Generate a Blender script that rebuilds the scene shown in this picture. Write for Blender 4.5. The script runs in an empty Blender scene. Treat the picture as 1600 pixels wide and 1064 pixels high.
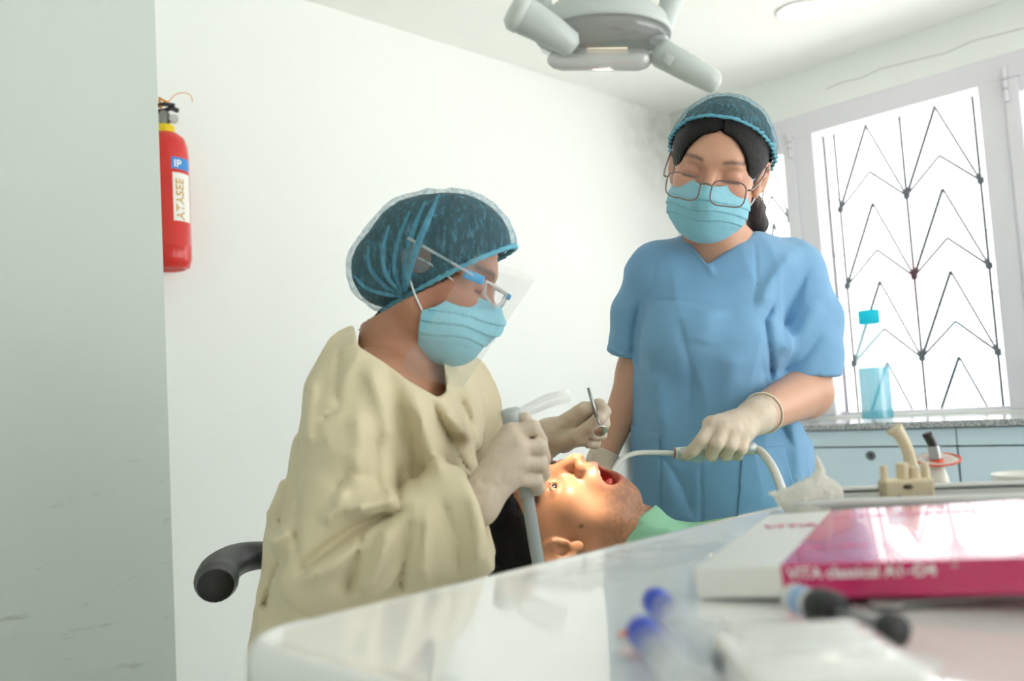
import bpy, bmesh, math, random
import numpy as np
from concurrent.futures import ThreadPoolExecutor
from mathutils import Vector, Matrix, noise

random.seed(7); np.random.seed(7)
SC = bpy.context.scene
COL = SC.collection

# ---------------------------------------------------------------- camera
FPX = 1400.0                                   # focal length for a 1600 px wide frame
EYE = np.array([0.0, 0.0, 1.08])
PITCH = math.atan(103 / FPX); ROLL = math.atan(0.061)
_f = np.array([0, math.cos(PITCH), math.sin(PITCH)])
_r0 = np.array([1.0, 0, 0]); _u0 = np.array([0, -math.sin(PITCH), math.cos(PITCH)])
CR = math.cos(ROLL) * _r0 - math.sin(ROLL) * _u0
CU = math.sin(ROLL) * _r0 + math.cos(ROLL) * _u0
CF = _f
cam_d = bpy.data.cameras.new('camera'); cam = bpy.data.objects.new('camera', cam_d); COL.objects.link(cam)
cam_d.sensor_width = 36; cam_d.lens = FPX / 1600 * 36; cam_d.clip_start = 0.02
cam.matrix_world = Matrix([[CR[0], CU[0], -CF[0], EYE[0]], [CR[1], CU[1], -CF[1], EYE[1]], [CR[2], CU[2], -CF[2], EYE[2]], [0, 0, 0, 1]])
cam_d.dof.use_dof = True; cam_d.dof.focus_distance = 1.50; cam_d.dof.aperture_fstop = 3.8
SC.camera = cam

# ---------------------------------------------------------------- sky, exposure
W = bpy.data.worlds.new('sky'); SC.world = W; W.use_nodes = True
_bg = W.node_tree.nodes['Background']
_bg.inputs[0].default_value = (0.985, 0.99, 1.0, 1); _bg.inputs[1].default_value = 3.0   # overcast daylight
_sn = bpy.data.lights.new('sun', 'SUN'); _so = bpy.data.objects.new('sun', _sn); COL.objects.link(_so)
_sn.energy = 26; _sn.angle = math.radians(2); _sn.color = (1.0, 0.985, 0.96)
_so.rotation_euler = Vector((0.30, 0.32, -1.0)).to_track_quat('-Z', 'Y').to_euler()      # high sun behind the building, lights the yard outside
SC.view_settings.view_transform = 'Standard'; SC.view_settings.look = 'None'
SC.view_settings.gamma = 1.0; SC.view_settings.use_curve_mapping = False
SC.view_settings.exposure = 0.26
SC.cycles.max_bounces = 10; SC.cycles.transparent_max_bounces = 16; SC.cycles.diffuse_bounces = 5
SC.cycles.sample_clamp_indirect = 6; SC.cycles.caustics_reflective = False; SC.cycles.caustics_refractive = False

# ---------------------------------------------------------------- coordinates
def P(px, py, d):
    """world point seen at photo pixel (px,py) at distance d along the view axis"""
    return EYE + d * (CF + (px - 800) / FPX * CR - (py - 532) / FPX * CU)
def PP(*a): return [P(*q) for q in a]
def cdir(x, y, z):
    """direction given as right, up, towards the viewer"""
    v = x * CR + y * CU - z * CF
    return v / np.linalg.norm(v)
E1 = np.array([-0.713, -0.701, 0.0]); E1 /= np.linalg.norm(E1)     # along the back wall, away from the corner
E2 = np.array([-E1[1], E1[0], 0.0])                                # along the window wall, away from the corner
CEIL = 2.50
_ray = P(1046, 178, 1.0) - EYE
K = EYE + _ray * (CEIL - EYE[2]) / _ray[2]; K[2] = 0
def RM(a, b, z=0.0): return K + a * E1 + b * E2 + np.array([0, 0, z])
def wall_hit(px, py, a=0.0):
    """(b, z) on the plane parallel to the window wall at distance a"""
    r = P(px, py, 1.0) - EYE
    o = EYE - K
    t = (a - o @ E1) / (r @ E1)
    q = o + t * r
    return q @ E2, q[2]

# ---------------------------------------------------------------- materials
def lin(c):
    return tuple(((v / 255) / 12.92 if v / 255 <= 0.04045 else ((v / 255 + 0.055) / 1.055) ** 2.4) for v in c)
MATS = {}
def mat(name, rgb, rough=0.6, metal=0.0, bump=None, vary=0.0, vscale=8.0, sss=0.0, spec=0.5, sheen=0.0, tint=False,
        trans=0.0, alpha=1.0, coat=0.0, emit=None, coord='Object', translucent=0.0):
    if name in MATS: return MATS[name]
    m = bpy.data.materials.new(name); m.use_nodes = True; nt = m.node_tree; N = nt.nodes; L = nt.links
    b = N['Principled BSDF']; c = lin(rgb)
    b.inputs['Base Color'].default_value = (*c, 1); b.inputs['Roughness'].default_value = rough
    b.inputs['Metallic'].default_value = metal; b.inputs['Specular IOR Level'].default_value = spec
    b.inputs['Subsurface Weight'].default_value = sss
    if sss: b.inputs['Subsurface Radius'].default_value = (1.0, 0.35, 0.2); b.inputs['Subsurface Scale'].default_value = 0.006
    b.inputs['Sheen Weight'].default_value = sheen; b.inputs['Coat Weight'].default_value = coat
    b.inputs['Transmission Weight'].default_value = trans; b.inputs['Alpha'].default_value = alpha
    if emit: b.inputs['Emission Color'].default_value = (*lin(emit[0]), 1); b.inputs['Emission Strength'].default_value = emit[1]
    tc = N.new('ShaderNodeTexCoord')
    src = None
    if tint:
        a = N.new('ShaderNodeVertexColor'); a.layer_name = 'tint'; src = a.outputs['Color']
    if vary:
        n = N.new('ShaderNodeTexNoise'); n.inputs['Scale'].default_value = vscale; n.inputs['Detail'].default_value = 5
        L.new(tc.outputs[coord], n.inputs['Vector'])
        r = N.new('ShaderNodeMapRange'); r.inputs[3].default_value = 1 - vary; r.inputs[4].default_value = 1 + vary
        L.new(n.outputs['Fac'], r.inputs[0])
        mx = N.new('ShaderNodeMix'); mx.data_type = 'RGBA'; mx.blend_type = 'MULTIPLY'; mx.inputs[0].default_value = 1
        if src: L.new(src, mx.inputs[6])
        else: mx.inputs[6].default_value = (*c, 1)
        L.new(r.outputs[0], mx.inputs[7]); src = mx.outputs[2]
    if src: L.new(src, b.inputs['Base Color'])
    if bump:
        kind, scale, strength, dist = bump
        if kind == 'weave':
            w1 = N.new('ShaderNodeTexNoise'); w1.inputs['Scale'].default_value = scale; w1.inputs['Detail'].default_value = 2
        elif kind == 'wave':
            w1 = N.new('ShaderNodeTexWave'); w1.inputs['Scale'].default_value = scale; w1.inputs['Distortion'].default_value = 5
            w1.inputs['Detail'].default_value = 3
        else:
            w1 = N.new('ShaderNodeTexNoise'); w1.inputs['Scale'].default_value = scale; w1.inputs['Detail'].default_value = 6
        L.new(tc.outputs[coord], w1.inputs['Vector'])
        bp = N.new('ShaderNodeBump'); bp.inputs['Strength'].default_value = strength; bp.inputs['Distance'].default_value = dist
        L.new(w1.outputs[0], bp.inputs['Height']); L.new(bp.outputs[0], b.inputs['Normal'])
    if translucent:
        out = N['Material Output']; t = N.new('ShaderNodeBsdfTranslucent'); t.inputs[0].default_value = (*c, 1)
        ms = N.new('ShaderNodeMixShader'); ms.inputs[0].default_value = translucent
        L.new(b.outputs[0], ms.inputs[1]); L.new(t.outputs[0], ms.inputs[2]); L.new(ms.outputs[0], out.inputs[0])
    MATS[name] = m
    return m
def sheet_mat(name, rgb, see, gloss=0.04, rough=0.05, body=None, noise_scale=None):
    """thin see-through sheet: 'see' is the share of light that goes straight through"""
    if name in MATS: return MATS[name]
    m = bpy.data.materials.new(name); m.use_nodes = True; nt = m.node_tree; N = nt.nodes; L = nt.links
    N.remove(N['Principled BSDF']); out = N['Material Output']
    tr = N.new('ShaderNodeBsdfTransparent'); tr.inputs[0].default_value = (1, 1, 1, 1)
    gl = N.new('ShaderNodeBsdfGlossy'); gl.inputs['Roughness'].default_value = rough
    c = lin(rgb)
    df = N.new('ShaderNodeBsdfDiffuse'); df.inputs[0].default_value = (*c, 1)
    tl = N.new('ShaderNodeBsdfTranslucent'); tl.inputs[0].default_value = (*c, 1)
    dt = N.new('ShaderNodeMixShader'); dt.inputs[0].default_value = 0.35
    L.new(df.outputs[0], dt.inputs[1]); L.new(tl.outputs[0], dt.inputs[2])
    m1 = N.new('ShaderNodeMixShader'); m1.inputs[0].default_value = see
    L.new(dt.outputs[0], m1.inputs[1]); L.new(tr.outputs[0], m1.inputs[2])
    if noise_scale:
        tc = N.new('ShaderNodeTexCoord'); n = N.new('ShaderNodeTexNoise'); n.inputs['Scale'].default_value = noise_scale
        n.inputs['Detail'].default_value = 6; n.inputs['Roughness'].default_value = 0.65
        mp = N.new('ShaderNodeMapping'); mp.inputs['Scale'].default_value = (1, 1, 0.35); mp.inputs['Rotation'].default_value = (0.3, 0.5, 0.2)
        L.new(tc.outputs['Object'], mp.inputs[0]); L.new(mp.outputs[0], n.inputs['Vector'])
        r = N.new('ShaderNodeMapRange'); r.inputs[1].default_value = 0.3; r.inputs[2].default_value = 0.7
        r.inputs[3].default_value = max(0, see - 0.2); r.inputs[4].default_value = min(1, see + 0.2)
        L.new(n.outputs['Fac'], r.inputs[0]); L.new(r.outputs[0], m1.inputs[0])
        bp = N.new('ShaderNodeBump'); bp.inputs['Strength'].default_value = 0.6; bp.inputs['Distance'].default_value = 0.004
        L.new(n.outputs['Fac'], bp.inputs['Height']); L.new(bp.outputs[0], df.inputs['Normal']); L.new(bp.outputs[0], tl.inputs['Normal'])
    m2 = N.new('ShaderNodeMixShader'); m2.inputs[0].default_value = gloss
    L.new(m1.outputs[0], m2.inputs[1]); L.new(gl.outputs[0], m2.inputs[2]); L.new(m2.outputs[0], out.inputs[0])
    MATS[name] = m
    return m

# ---------------------------------------------------------------- objects
def tag(o, label=None, cat=None, group=None, kind=None):
    if label: o['label'] = label
    if cat: o['category'] = cat
    if group: o['group'] = group
    if kind: o['kind'] = kind
    return o
def thing(name, label, cat, loc, group=None):
    o = bpy.data.objects.new(name, None); COL.objects.link(o); o.location = Vector([float(v) for v in loc])
    o.empty_display_size = 0.05
    return tag(o, label, cat, group)
def _off(parent):
    v = Vector((0, 0, 0))
    while parent is not None: v += parent.location; parent = parent.parent
    return np.array(v)
def put(name, geo, m, parent=None, loc=None, smooth=True, tint=None, sharp=None):
    """link geometry (world-space verts, faces) as one mesh object under parent, or at loc when top-level"""
    V, F = geo
    V = np.asarray(V, float); me = bpy.data.meshes.new(name)
    base = _off(parent) if parent is not None else (np.zeros(3) if loc is None else np.asarray(loc, float))
    if isinstance(F, np.ndarray) and F.ndim == 2:
        n, k = F.shape
        me.vertices.add(len(V)); me.vertices.foreach_set('co', (V - base).astype(np.float32).ravel())
        me.loops.add(n * k); me.loops.foreach_set('vertex_index', F.astype(np.int32).ravel())
        me.polygons.add(n); me.polygons.foreach_set('loop_start', np.arange(0, n * k, k, dtype=np.int32))
        me.update(calc_edges=True)
    else:
        me.from_pydata((V - base).tolist(), [], [list(map(int, f)) for f in F])
    me.polygons.foreach_set('use_smooth', np.full(len(me.polygons), bool(smooth)))
    if tint is not None:
        at = me.color_attributes.new('tint', 'FLOAT_COLOR', 'POINT')
        at.data.foreach_set('color', np.concatenate([tint, np.ones((len(V), 1))], 1).astype(np.float32).ravel())
    me.validate()
    if m is not None: me.materials.append(m)
    o = bpy.data.objects.new(name, me); COL.objects.link(o)
    if parent is not None: o.parent = parent
    else: o.location = Vector(base.tolist())
    if sharp:
        md = o.modifiers.new('edges', 'EDGE_SPLIT'); md.split_angle = math.radians(sharp)
    return o
def struct(name, geo, m, smooth=False, loc=None):
    o = put(name, geo, m, None, loc, smooth); o['kind'] = 'structure'; return o

# ---------------------------------------------------------------- plain geometry (verts, faces)
def join(*gs):
    V = []; F = []; n = 0
    for v, f in gs:
        V.append(np.asarray(v, float)); F += [[int(i) + n for i in q] for q in f]; n += len(v)
    return np.concatenate(V), F
def frame_of(d):
    d = np.asarray(d, float); d = d / np.linalg.norm(d)
    a = np.array([0, 0, 1.0]) if abs(d[2]) < 0.9 else np.array([1.0, 0, 0])
    x = np.cross(a, d); x /= np.linalg.norm(x)
    return x, np.cross(d, x), d
def obox(c, ax, half, bev=0.0, seg=2):
    """box with centre c, axes (3 vectors), half sizes, bevelled edges"""
    bm = bmesh.new(); bmesh.ops.create_cube(bm, size=2)
    for v in bm.verts: v.co = Vector((v.co.x * half[0], v.co.y * half[1], v.co.z * half[2]))
    if bev: bmesh.ops.bevel(bm, geom=bm.edges[:], offset=bev, segments=seg, affect='EDGES', profile=0.5)
    bm.verts.index_update()
    A = np.array(ax, float); V = np.array([v.co[:] for v in bm.verts]) @ A + np.asarray(c, float)
    F = [[v.index for v in f.verts] for f in bm.faces]; bm.free()
    if np.linalg.det(A) < 0: F = [f[::-1] for f in F]
    return V, F
XYZ = np.eye(3)
RAX = np.array([E1, E2, [0, 0, 1.0]])
def rbox(a0, a1, b0, b1, z0, z1, bev=0.0, seg=2):
    return obox(RM((a0 + a1) / 2, (b0 + b1) / 2, (z0 + z1) / 2), RAX, ((a1 - a0) / 2, (b1 - b0) / 2, (z1 - z0) / 2), bev, seg)
def smooth_path(pts, n=8):
    pts = np.asarray(pts, float); Q = np.concatenate([[2 * pts[0] - pts[1]], pts, [2 * pts[-1] - pts[-2]]]); out = []
    for i in range(1, len(Q) - 2):
        for t in np.linspace(0, 1, n, endpoint=False):
            a, b, c, d = Q[i - 1], Q[i], Q[i + 1], Q[i + 2]
            out.append(0.5 * (2 * b + (c - a) * t + (2 * a - 5 * b + 4 * c - d) * t * t + (3 * b - a - 3 * c + d) * t ** 3))
    out.append(pts[-1]); return np.array(out)
def tube(pts, r, n=12, smooth=0, cap=True, closed=False, flat=None):
    pts = np.asarray(pts, float)
    r = np.full(len(pts), r, float) if np.isscalar(r) else np.asarray(r, float)
    if smooth:
        r = np.interp(np.linspace(0, len(pts) - 1, (len(pts) - 1) * smooth + 1), np.arange(len(pts)), r); pts = smooth_path(pts, smooth)
    m = len(pts); T = np.zeros_like(pts)
    if closed: T = np.roll(pts, -1, 0) - np.roll(pts, 1, 0)
    else: T[1:-1] = pts[2:] - pts[:-2]; T[0] = pts[1] - pts[0]; T[-1] = pts[-1] - pts[-2]
    T /= np.linalg.norm(T, axis=1)[:, None] + 1e-12
    x, y, _ = frame_of(T[0])
    if flat is not None:
        f = np.asarray(flat[0], float); y = f - (f @ T[0]) * T[0]; y /= np.linalg.norm(y); x = np.cross(y, T[0])
    V = []; an = np.arange(n) * 2 * np.pi / n
    for i in range(m):
        if flat is not None:
            f = np.asarray(flat[0], float); y = f - (f @ T[i]) * T[i]; y /= np.linalg.norm(y); x = np.cross(y, T[i])
        else:
            x = x - (x @ T[i]) * T[i]; x /= np.linalg.norm(x) + 1e-12; y = np.cross(T[i], x)
        s = flat[1] if flat is not None else 1.0
        V.append(pts[i] + r[i] * (np.cos(an)[:, None] * x + s * np.sin(an)[:, None] * y))
    V = np.concatenate(V); F = []
    for i in range(m if closed else m - 1):
        j = (i + 1) % m
        for k in range(n):
            F.append([i * n + k, i * n + (k + 1) % n, j * n + (k + 1) % n, j * n + k])
    if cap and not closed:
        F.append(list(range(n))[::-1]); F.append(list(range((m - 1) * n, m * n)))
    return V, F
def lathe(prof, o, axis, n=32, ref=None, scale=(1, 1)):
    """prof: list of (radius, height) along axis from o"""
    x, y, z = frame_of(axis)
    if ref is not None:
        ref = np.asarray(ref, float); x = ref - (ref @ z) * z; x /= np.linalg.norm(x); y = np.cross(z, x)
    an = np.arange(n) * 2 * np.pi / n; V = []; F = []
    for r, h in prof:
        V.append(np.asarray(o) + h * z + r * (scale[0] * np.cos(an)[:, None] * x + scale[1] * np.sin(an)[:, None] * y))
    V = np.concatenate(V); m = len(prof)
    for i in range(m - 1):
        for k in range(n):
            F.append([i * n + k, i * n + (k + 1) % n, (i + 1) * n + (k + 1) % n, (i + 1) * n + k])
    if prof[0][0] > 1e-6: F.append(list(range(n))[::-1])
    if prof[-1][0] > 1e-6: F.append(list(range((m - 1) * n, m * n)))
    return V, F
def prism(poly, d):
    """extrude a planar polygon (world points) by vector d"""
    A = np.asarray(poly, float); n = len(A); d = np.asarray(d, float); V = np.concatenate([A, A + d])
    nrm = sum(np.cross(A[i] - A[0], A[(i + 1) % n] - A[0]) for i in range(1, n))
    F = [list(range(n)), list(range(n, 2 * n))[::-1]] + [[(i + 1) % n, i, n + i, n + (i + 1) % n] for i in range(n)]
    if nrm @ d > 0: F = [f[::-1] for f in F]
    return V, F
def ball(c, r, n=16):
    pr = [(math.sin(t) * r, -math.cos(t) * r) for t in np.linspace(0, math.pi, n // 2 + 1)]
    return lathe(pr, c, (0, 0, 1), n)
def text_geo(s, o, right, up, size, depth=0.0004, bold=0.0, align='LEFT', shear=0.0):
    cu = bpy.data.curves.new('t', 'FONT'); cu.body = s; cu.size = size; cu.align_x = align; cu.extrude = depth; cu.offset = bold; cu.shear = shear
    ob = bpy.data.objects.new('t', cu); COL.objects.link(ob)
    dg = bpy.context.evaluated_depsgraph_get(); me = ob.evaluated_get(dg).to_mesh()
    V = np.array([v.co[:] for v in me.vertices]); F = [list(p.vertices) for p in me.polygons]
    ob.evaluated_get(dg).to_mesh_clear(); bpy.data.objects.remove(ob); bpy.data.curves.remove(cu)
    right = np.asarray(right, float); up = np.asarray(up, float); nrm = np.cross(right, up)
    return np.asarray(o) + V[:, :1] * right + V[:, 1:2] * up + V[:, 2:3] * nrm, F

# ---------------------------------------------------------------- implicit surfaces for bodies and cloth
def smin(a, b, k):
    h = np.clip(0.5 + 0.5 * (b - a) / k, 0, 1); return b + (a - b) * h - k * h * (1 - h)
def smax(a, b, k): return -smin(-a, -b, k)
def f4(a): return np.asarray(a, np.float32)
def seg(p, a, b, ra, rb):
    a = f4(a); ba = f4(b) - a; pa = p - a
    l2 = float(ba @ ba) + 1e-12; h = pa @ ba; t = np.clip(h / l2, 0, 1)
    d2 = np.einsum('ij,ij->i', pa, pa) - t * (2 * h - t * l2)
    return np.sqrt(np.maximum(d2, 0)) - (float(ra) + float(rb - ra) * t)
def chain(p, pts, rs, k=0.0):
    d = None
    for i in range(len(pts) - 1):
        e = seg(p, pts[i], pts[i + 1], rs[i], rs[i + 1])
        d = e if d is None else (smin(d, e, k) if k else np.minimum(d, e))
    return d
def ell(p, c, r, M=None):
    q = p - f4(c)
    if M is not None: q = q @ f4(M).T
    a = q / f4(r); b = a / f4(r); k0 = np.sqrt(np.einsum('ij,ij->i', a, a)); k1 = np.sqrt(np.einsum('ij,ij->i', b, b)) + 1e-9
    return k0 * (k0 - 1) / k1
def near(p, c, R, f, pad=0.05):
    """evaluate f only inside the ball (c, R); outside, a safe distance"""
    q = p - f4(c); d = np.sqrt(np.einsum('ij,ij->i', q, q)) - R
    out = d + pad; m = d < 0
    if m.any(): out[m] = f(p[m])
    return out
def squash(p, a, n, s):
    n = f4(n); n = n / np.linalg.norm(n); h = (p - f4(a)) @ n
    return p + (h * (1 / s - 1))[:, None] * n
def stack(p, rows, yaw=0.0, ex=2.2):
    """vertical stack of oval sections; rows: (z, cx, cy, rx, ry) with rx along the yaw direction"""
    key = (tuple(map(tuple, rows)))
    if key not in _STK:
        R = np.array(sorted(rows), float); fine = np.linspace(R[0, 0], R[-1, 0], 120); ker = np.ones(9) / 9
        _STK[key] = (f4(fine), [f4(np.convolve(np.pad(np.interp(fine, R[:, 0], R[:, c]), 4, 'edge'), ker, 'valid')) for c in range(1, 5)])
    fine, cols = _STK[key]; z = p[:, 2]; z0, z1 = float(fine[0]), float(fine[-1])
    t = np.clip((z - z0) / (z1 - z0) * 119, 0, 118.999); i = t.astype(np.int32); t = t - i
    cx, cy, rx, ry = [c[i] * (1 - t) + c[i + 1] * t for c in cols]
    dx = p[:, 0] - cx; dy = p[:, 1] - cy; c, s = math.cos(yaw), math.sin(yaw)
    u = np.abs((dx * c + dy * s) / rx); v = np.abs((-dx * s + dy * c) / ry)
    q = np.sqrt(u * u + v * v + 0.35 * u * v * np.minimum(u, v) * 0)
    d = (q - 1) * np.minimum(rx, ry)
    return smax(smax(d, z - z1, 0.03), z0 - z, 0.01)
_STK = {}
def half(p, a, n):
    """negative on the side the normal points away from"""
    n = f4(n); return (p - f4(a)) @ (n / np.linalg.norm(n))
def pix(p):
    """photo-like plane coordinates of world points, used to lay folds along a garment"""
    q = p - f4(EYE); w = q @ f4(CF)
    return 800 + FPX * (q @ f4(CR)) / w, 532 - FPX * (q @ f4(CU)) / w, w
def stroke(p, pts, w, amp):
    """cloth fold: rounded ridge (amp>0) or creased groove (amp<0) of half width w metres along a polyline of (px,py,d), fading at its ends"""
    Q = np.array([P(a[0], a[1], 1.25) for a in pts]); cf = f4(CF); ey = f4(EYE)
    u, v, d = pix(p); flat = f4(EYE) + 1.25 * (f4(CF) + ((u - 800) / FPX)[:, None] * f4(CR) - ((v - 532) / FPX)[:, None] * f4(CU))
    L = np.concatenate([[0], np.cumsum(np.linalg.norm(np.diff(Q, axis=0), axis=1))]); best = np.full(len(p), 1e9, np.float32); at = np.zeros(len(p), np.float32)
    for i in range(len(Q) - 1):
        a = f4(Q[i]); ba = f4(Q[i + 1]) - a; pa = flat - a; l2 = float(ba @ ba) + 1e-12; h = pa @ ba; t = np.clip(h / l2, 0, 1)
        e = np.sqrt(np.maximum(np.einsum('ij,ij->i', pa, pa) - t * (2 * h - t * l2), 0)); m = e < best
        best = np.where(m, e, best); at = np.where(m, (L[i] + t * (L[i + 1] - L[i])) / L[-1], at)
    fade = np.clip(np.minimum(at, 1 - at) * 5 + 0.25, 0, 1)
    prof = np.exp(-(best / w) ** 2) if amp > 0 else np.exp(-best / (0.75 * w))
    return -amp * prof * fade
def snoise(p, s, seed=0.0):
    """cheap smooth value noise in [-1,1]"""
    q = p * s + seed; i = np.floor(q).astype(np.int64); f = q - i; f = f * f * (3 - 2 * f); o = 0
    for dx in (0, 1):
        for dy in (0, 1):
            for dz in (0, 1):
                h = ((i[:, 0] + dx) * 73856093 ^ (i[:, 1] + dy) * 19349663 ^ (i[:, 2] + dz) * 83492791) & 0xFFFF
                h = ((h * 2654435761) >> 8 & 0xFFFF) / 32767.5 - 1
                o = o + h * (f[:, 0] if dx else 1 - f[:, 0]) * (f[:, 1] if dy else 1 - f[:, 1]) * (f[:, 2] if dz else 1 - f[:, 2])
    return o
def surface(f, lo, hi, h, slack=1.35):
    """mesh the zero set of f inside the box lo..hi with cell size h (surface nets, only near the surface)"""
    lo = np.asarray(lo, float); hi = np.asarray(hi, float); B = 8
    nb = np.maximum(1, np.ceil((hi - lo) / (h * B)).astype(int)); n = nb * B
    bi = np.stack(np.meshgrid(*[np.arange(k) for k in nb], indexing='ij'), -1).reshape(-1, 3)
    cen = f4(lo + (bi + 0.5) * B * h); dc = f(cen)
    act = np.abs(dc) < B * h * 0.87 * slack
    G = np.empty(tuple(n + 1), np.float32)
    G[:] = 1.0
    for q, s in zip(bi[~act], dc[~act]):
        i, j, k = q * B; G[i:i + B + 1, j:j + B + 1, k:k + B + 1] = 1.0 if s > 0 else -1.0
    loc = np.stack(np.meshgrid(*[np.arange(B + 1)] * 3, indexing='ij'), -1).reshape(-1, 3)
    A = bi[act]
    def work(c):
        return c, f(f4(lo + (c[:, None, :] * B + loc[None]).reshape(-1, 3) * h)).astype(np.float32).reshape(len(c), B + 1, B + 1, B + 1)
    with ThreadPoolExecutor(4) as ex:
        for c, v in ex.map(work, [A[s:s + 60] for s in range(0, len(A), 60)]):
            for q, w in zip(c, v):
                i, j, k = q * B; G[i:i + B + 1, j:j + B + 1, k:k + B + 1] = w
    for ax in range(3):
        sl = [slice(None)] * 3
        for e in (0, -1): sl[ax] = e; G[tuple(sl)] = np.maximum(G[tuple(sl)], 1e-4)
    S = G < 0
    cnt = np.zeros(tuple(n), np.int8)
    for dx in (0, 1):
        for dy in (0, 1):
            for dz in (0, 1): cnt += S[dx:dx + n[0], dy:dy + n[1], dz:dz + n[2]]
    cells = np.argwhere((cnt > 0) & (cnt < 8))
    idx = np.full(tuple(n), -1, np.int64); idx[tuple(cells.T)] = np.arange(len(cells))
    acc = np.zeros((len(cells), 3)); num = np.zeros(len(cells))
    offs = [(0, 0, 0), (1, 0, 0), (0, 1, 0), (1, 1, 0), (0, 0, 1), (1, 0, 1), (0, 1, 1), (1, 1, 1)]
    cv = [G[cells[:, 0] + o[0], cells[:, 1] + o[1], cells[:, 2] + o[2]].astype(float) for o in offs]
    for a in range(8):
        for b in range(a + 1, 8):
            if sum(abs(offs[a][i] - offs[b][i]) for i in range(3)) != 1: continue
            m = (cv[a] < 0) != (cv[b] < 0); t = np.where(m, cv[a] / (cv[a] - cv[b] + 1e-20), 0)
            pt = np.array(offs[a]) + t[:, None] * (np.array(offs[b]) - np.array(offs[a]))
            acc += np.where(m[:, None], pt, 0); num += m
    V = lo + (cells + acc / np.maximum(num, 1)[:, None]) * h
    Fs = []
    for ax in range(3):
        u, w = (ax + 1) % 3, (ax + 2) % 3
        s0 = [slice(1, -1)] * 3; s1 = [slice(1, -1)] * 3
        s0[ax] = slice(0, -1); s1[ax] = slice(1, None)
        A0 = S[tuple(s0)]; A1 = S[tuple(s1)]
        for flip in (False, True):
            e = np.argwhere((A0 & ~A1) if not flip else (~A0 & A1))
            if not len(e): continue
            off = np.ones(3, int); off[ax] = 0; e = e + off
            eu = np.zeros(3, int); eu[u] = 1; ew = np.zeros(3, int); ew[w] = 1
            q = [idx[tuple((e - eu - ew).T)], idx[tuple((e - ew).T)], idx[tuple(e.T)], idx[tuple((e - eu).T)]]
            q = np.stack(q, 1)
            Fs.append(q[:, ::-1] if flip else q)
    F = np.concatenate(Fs) if Fs else np.zeros((0, 4), int)
    return V, F
def trim(geo, keep):
    """drop the faces of a sheet whose corners are not all kept"""
    V, F = geo; k = keep(V); F = F[k[F].all(1)]; used = np.unique(F); m = np.full(len(V), -1); m[used] = np.arange(len(used))
    return V[used], m[F]
def in_poly(x, y, poly):
    c = np.zeros(len(x), bool); n = len(poly)
    for i in range(n):
        x0, y0 = poly[i]; x1, y1 = poly[(i + 1) % n]
        c ^= ((y0 > y) != (y1 > y)) & (x < (x1 - x0) * (y - y0) / (y1 - y0 + 1e-12) + x0)
    return c
def poly_sd(x, y, poly):
    """signed distance to a polygon"""
    d = np.full(len(x), 1e9); n = len(poly)
    for i in range(n):
        a = np.array(poly[i], float); b = np.array(poly[(i + 1) % n], float); e = b - a
        t = np.clip(((x - a[0]) * e[0] + (y - a[1]) * e[1]) / (e @ e), 0, 1)
        d = np.minimum(d, np.hypot(x - a[0] - t * e[0], y - a[1] - t * e[1]))
    return np.where(in_poly(x, y, poly), -d, d)

# ================================================================ THE ROOM
WALL = mat('wall paint', (240, 243, 239), 0.75, bump=('noise', 60, 0.12, 0.002), vary=0.02, vscale=1.5)
CEILM = mat('ceiling paint', (246, 246, 241), 0.8, vary=0.015, vscale=1.2)
FLOORM = mat('floor tile', (228, 228, 222), 0.35, vary=0.06, vscale=3)
def scuffed_shaded_wall():
    m = mat('scuffed shaded wall paint', (206, 215, 210), 0.7, bump=('noise', 60, 0.12, 0.002))  # base tone darker than the other walls, standing in for weaker window light
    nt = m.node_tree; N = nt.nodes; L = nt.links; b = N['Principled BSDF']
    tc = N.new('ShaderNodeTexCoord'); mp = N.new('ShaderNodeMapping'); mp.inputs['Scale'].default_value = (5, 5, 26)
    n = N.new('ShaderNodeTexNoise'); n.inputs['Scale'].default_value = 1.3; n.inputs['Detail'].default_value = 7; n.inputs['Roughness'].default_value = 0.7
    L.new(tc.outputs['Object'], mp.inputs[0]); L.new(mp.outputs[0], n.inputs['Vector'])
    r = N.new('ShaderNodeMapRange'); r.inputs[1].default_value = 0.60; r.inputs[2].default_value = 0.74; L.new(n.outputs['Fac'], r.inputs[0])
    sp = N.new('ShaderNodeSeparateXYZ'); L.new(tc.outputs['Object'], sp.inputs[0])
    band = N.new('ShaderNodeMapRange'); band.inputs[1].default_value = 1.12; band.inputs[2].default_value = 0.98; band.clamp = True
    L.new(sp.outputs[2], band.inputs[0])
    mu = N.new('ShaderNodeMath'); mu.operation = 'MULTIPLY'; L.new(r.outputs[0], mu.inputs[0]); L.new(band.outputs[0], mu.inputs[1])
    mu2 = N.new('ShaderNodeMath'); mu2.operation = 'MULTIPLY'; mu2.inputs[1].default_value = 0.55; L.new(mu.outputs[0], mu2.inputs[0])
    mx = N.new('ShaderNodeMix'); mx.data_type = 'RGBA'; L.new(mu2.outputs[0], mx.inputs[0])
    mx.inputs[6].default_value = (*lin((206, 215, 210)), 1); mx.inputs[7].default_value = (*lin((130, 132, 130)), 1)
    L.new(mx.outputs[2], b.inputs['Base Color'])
    return m
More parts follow.
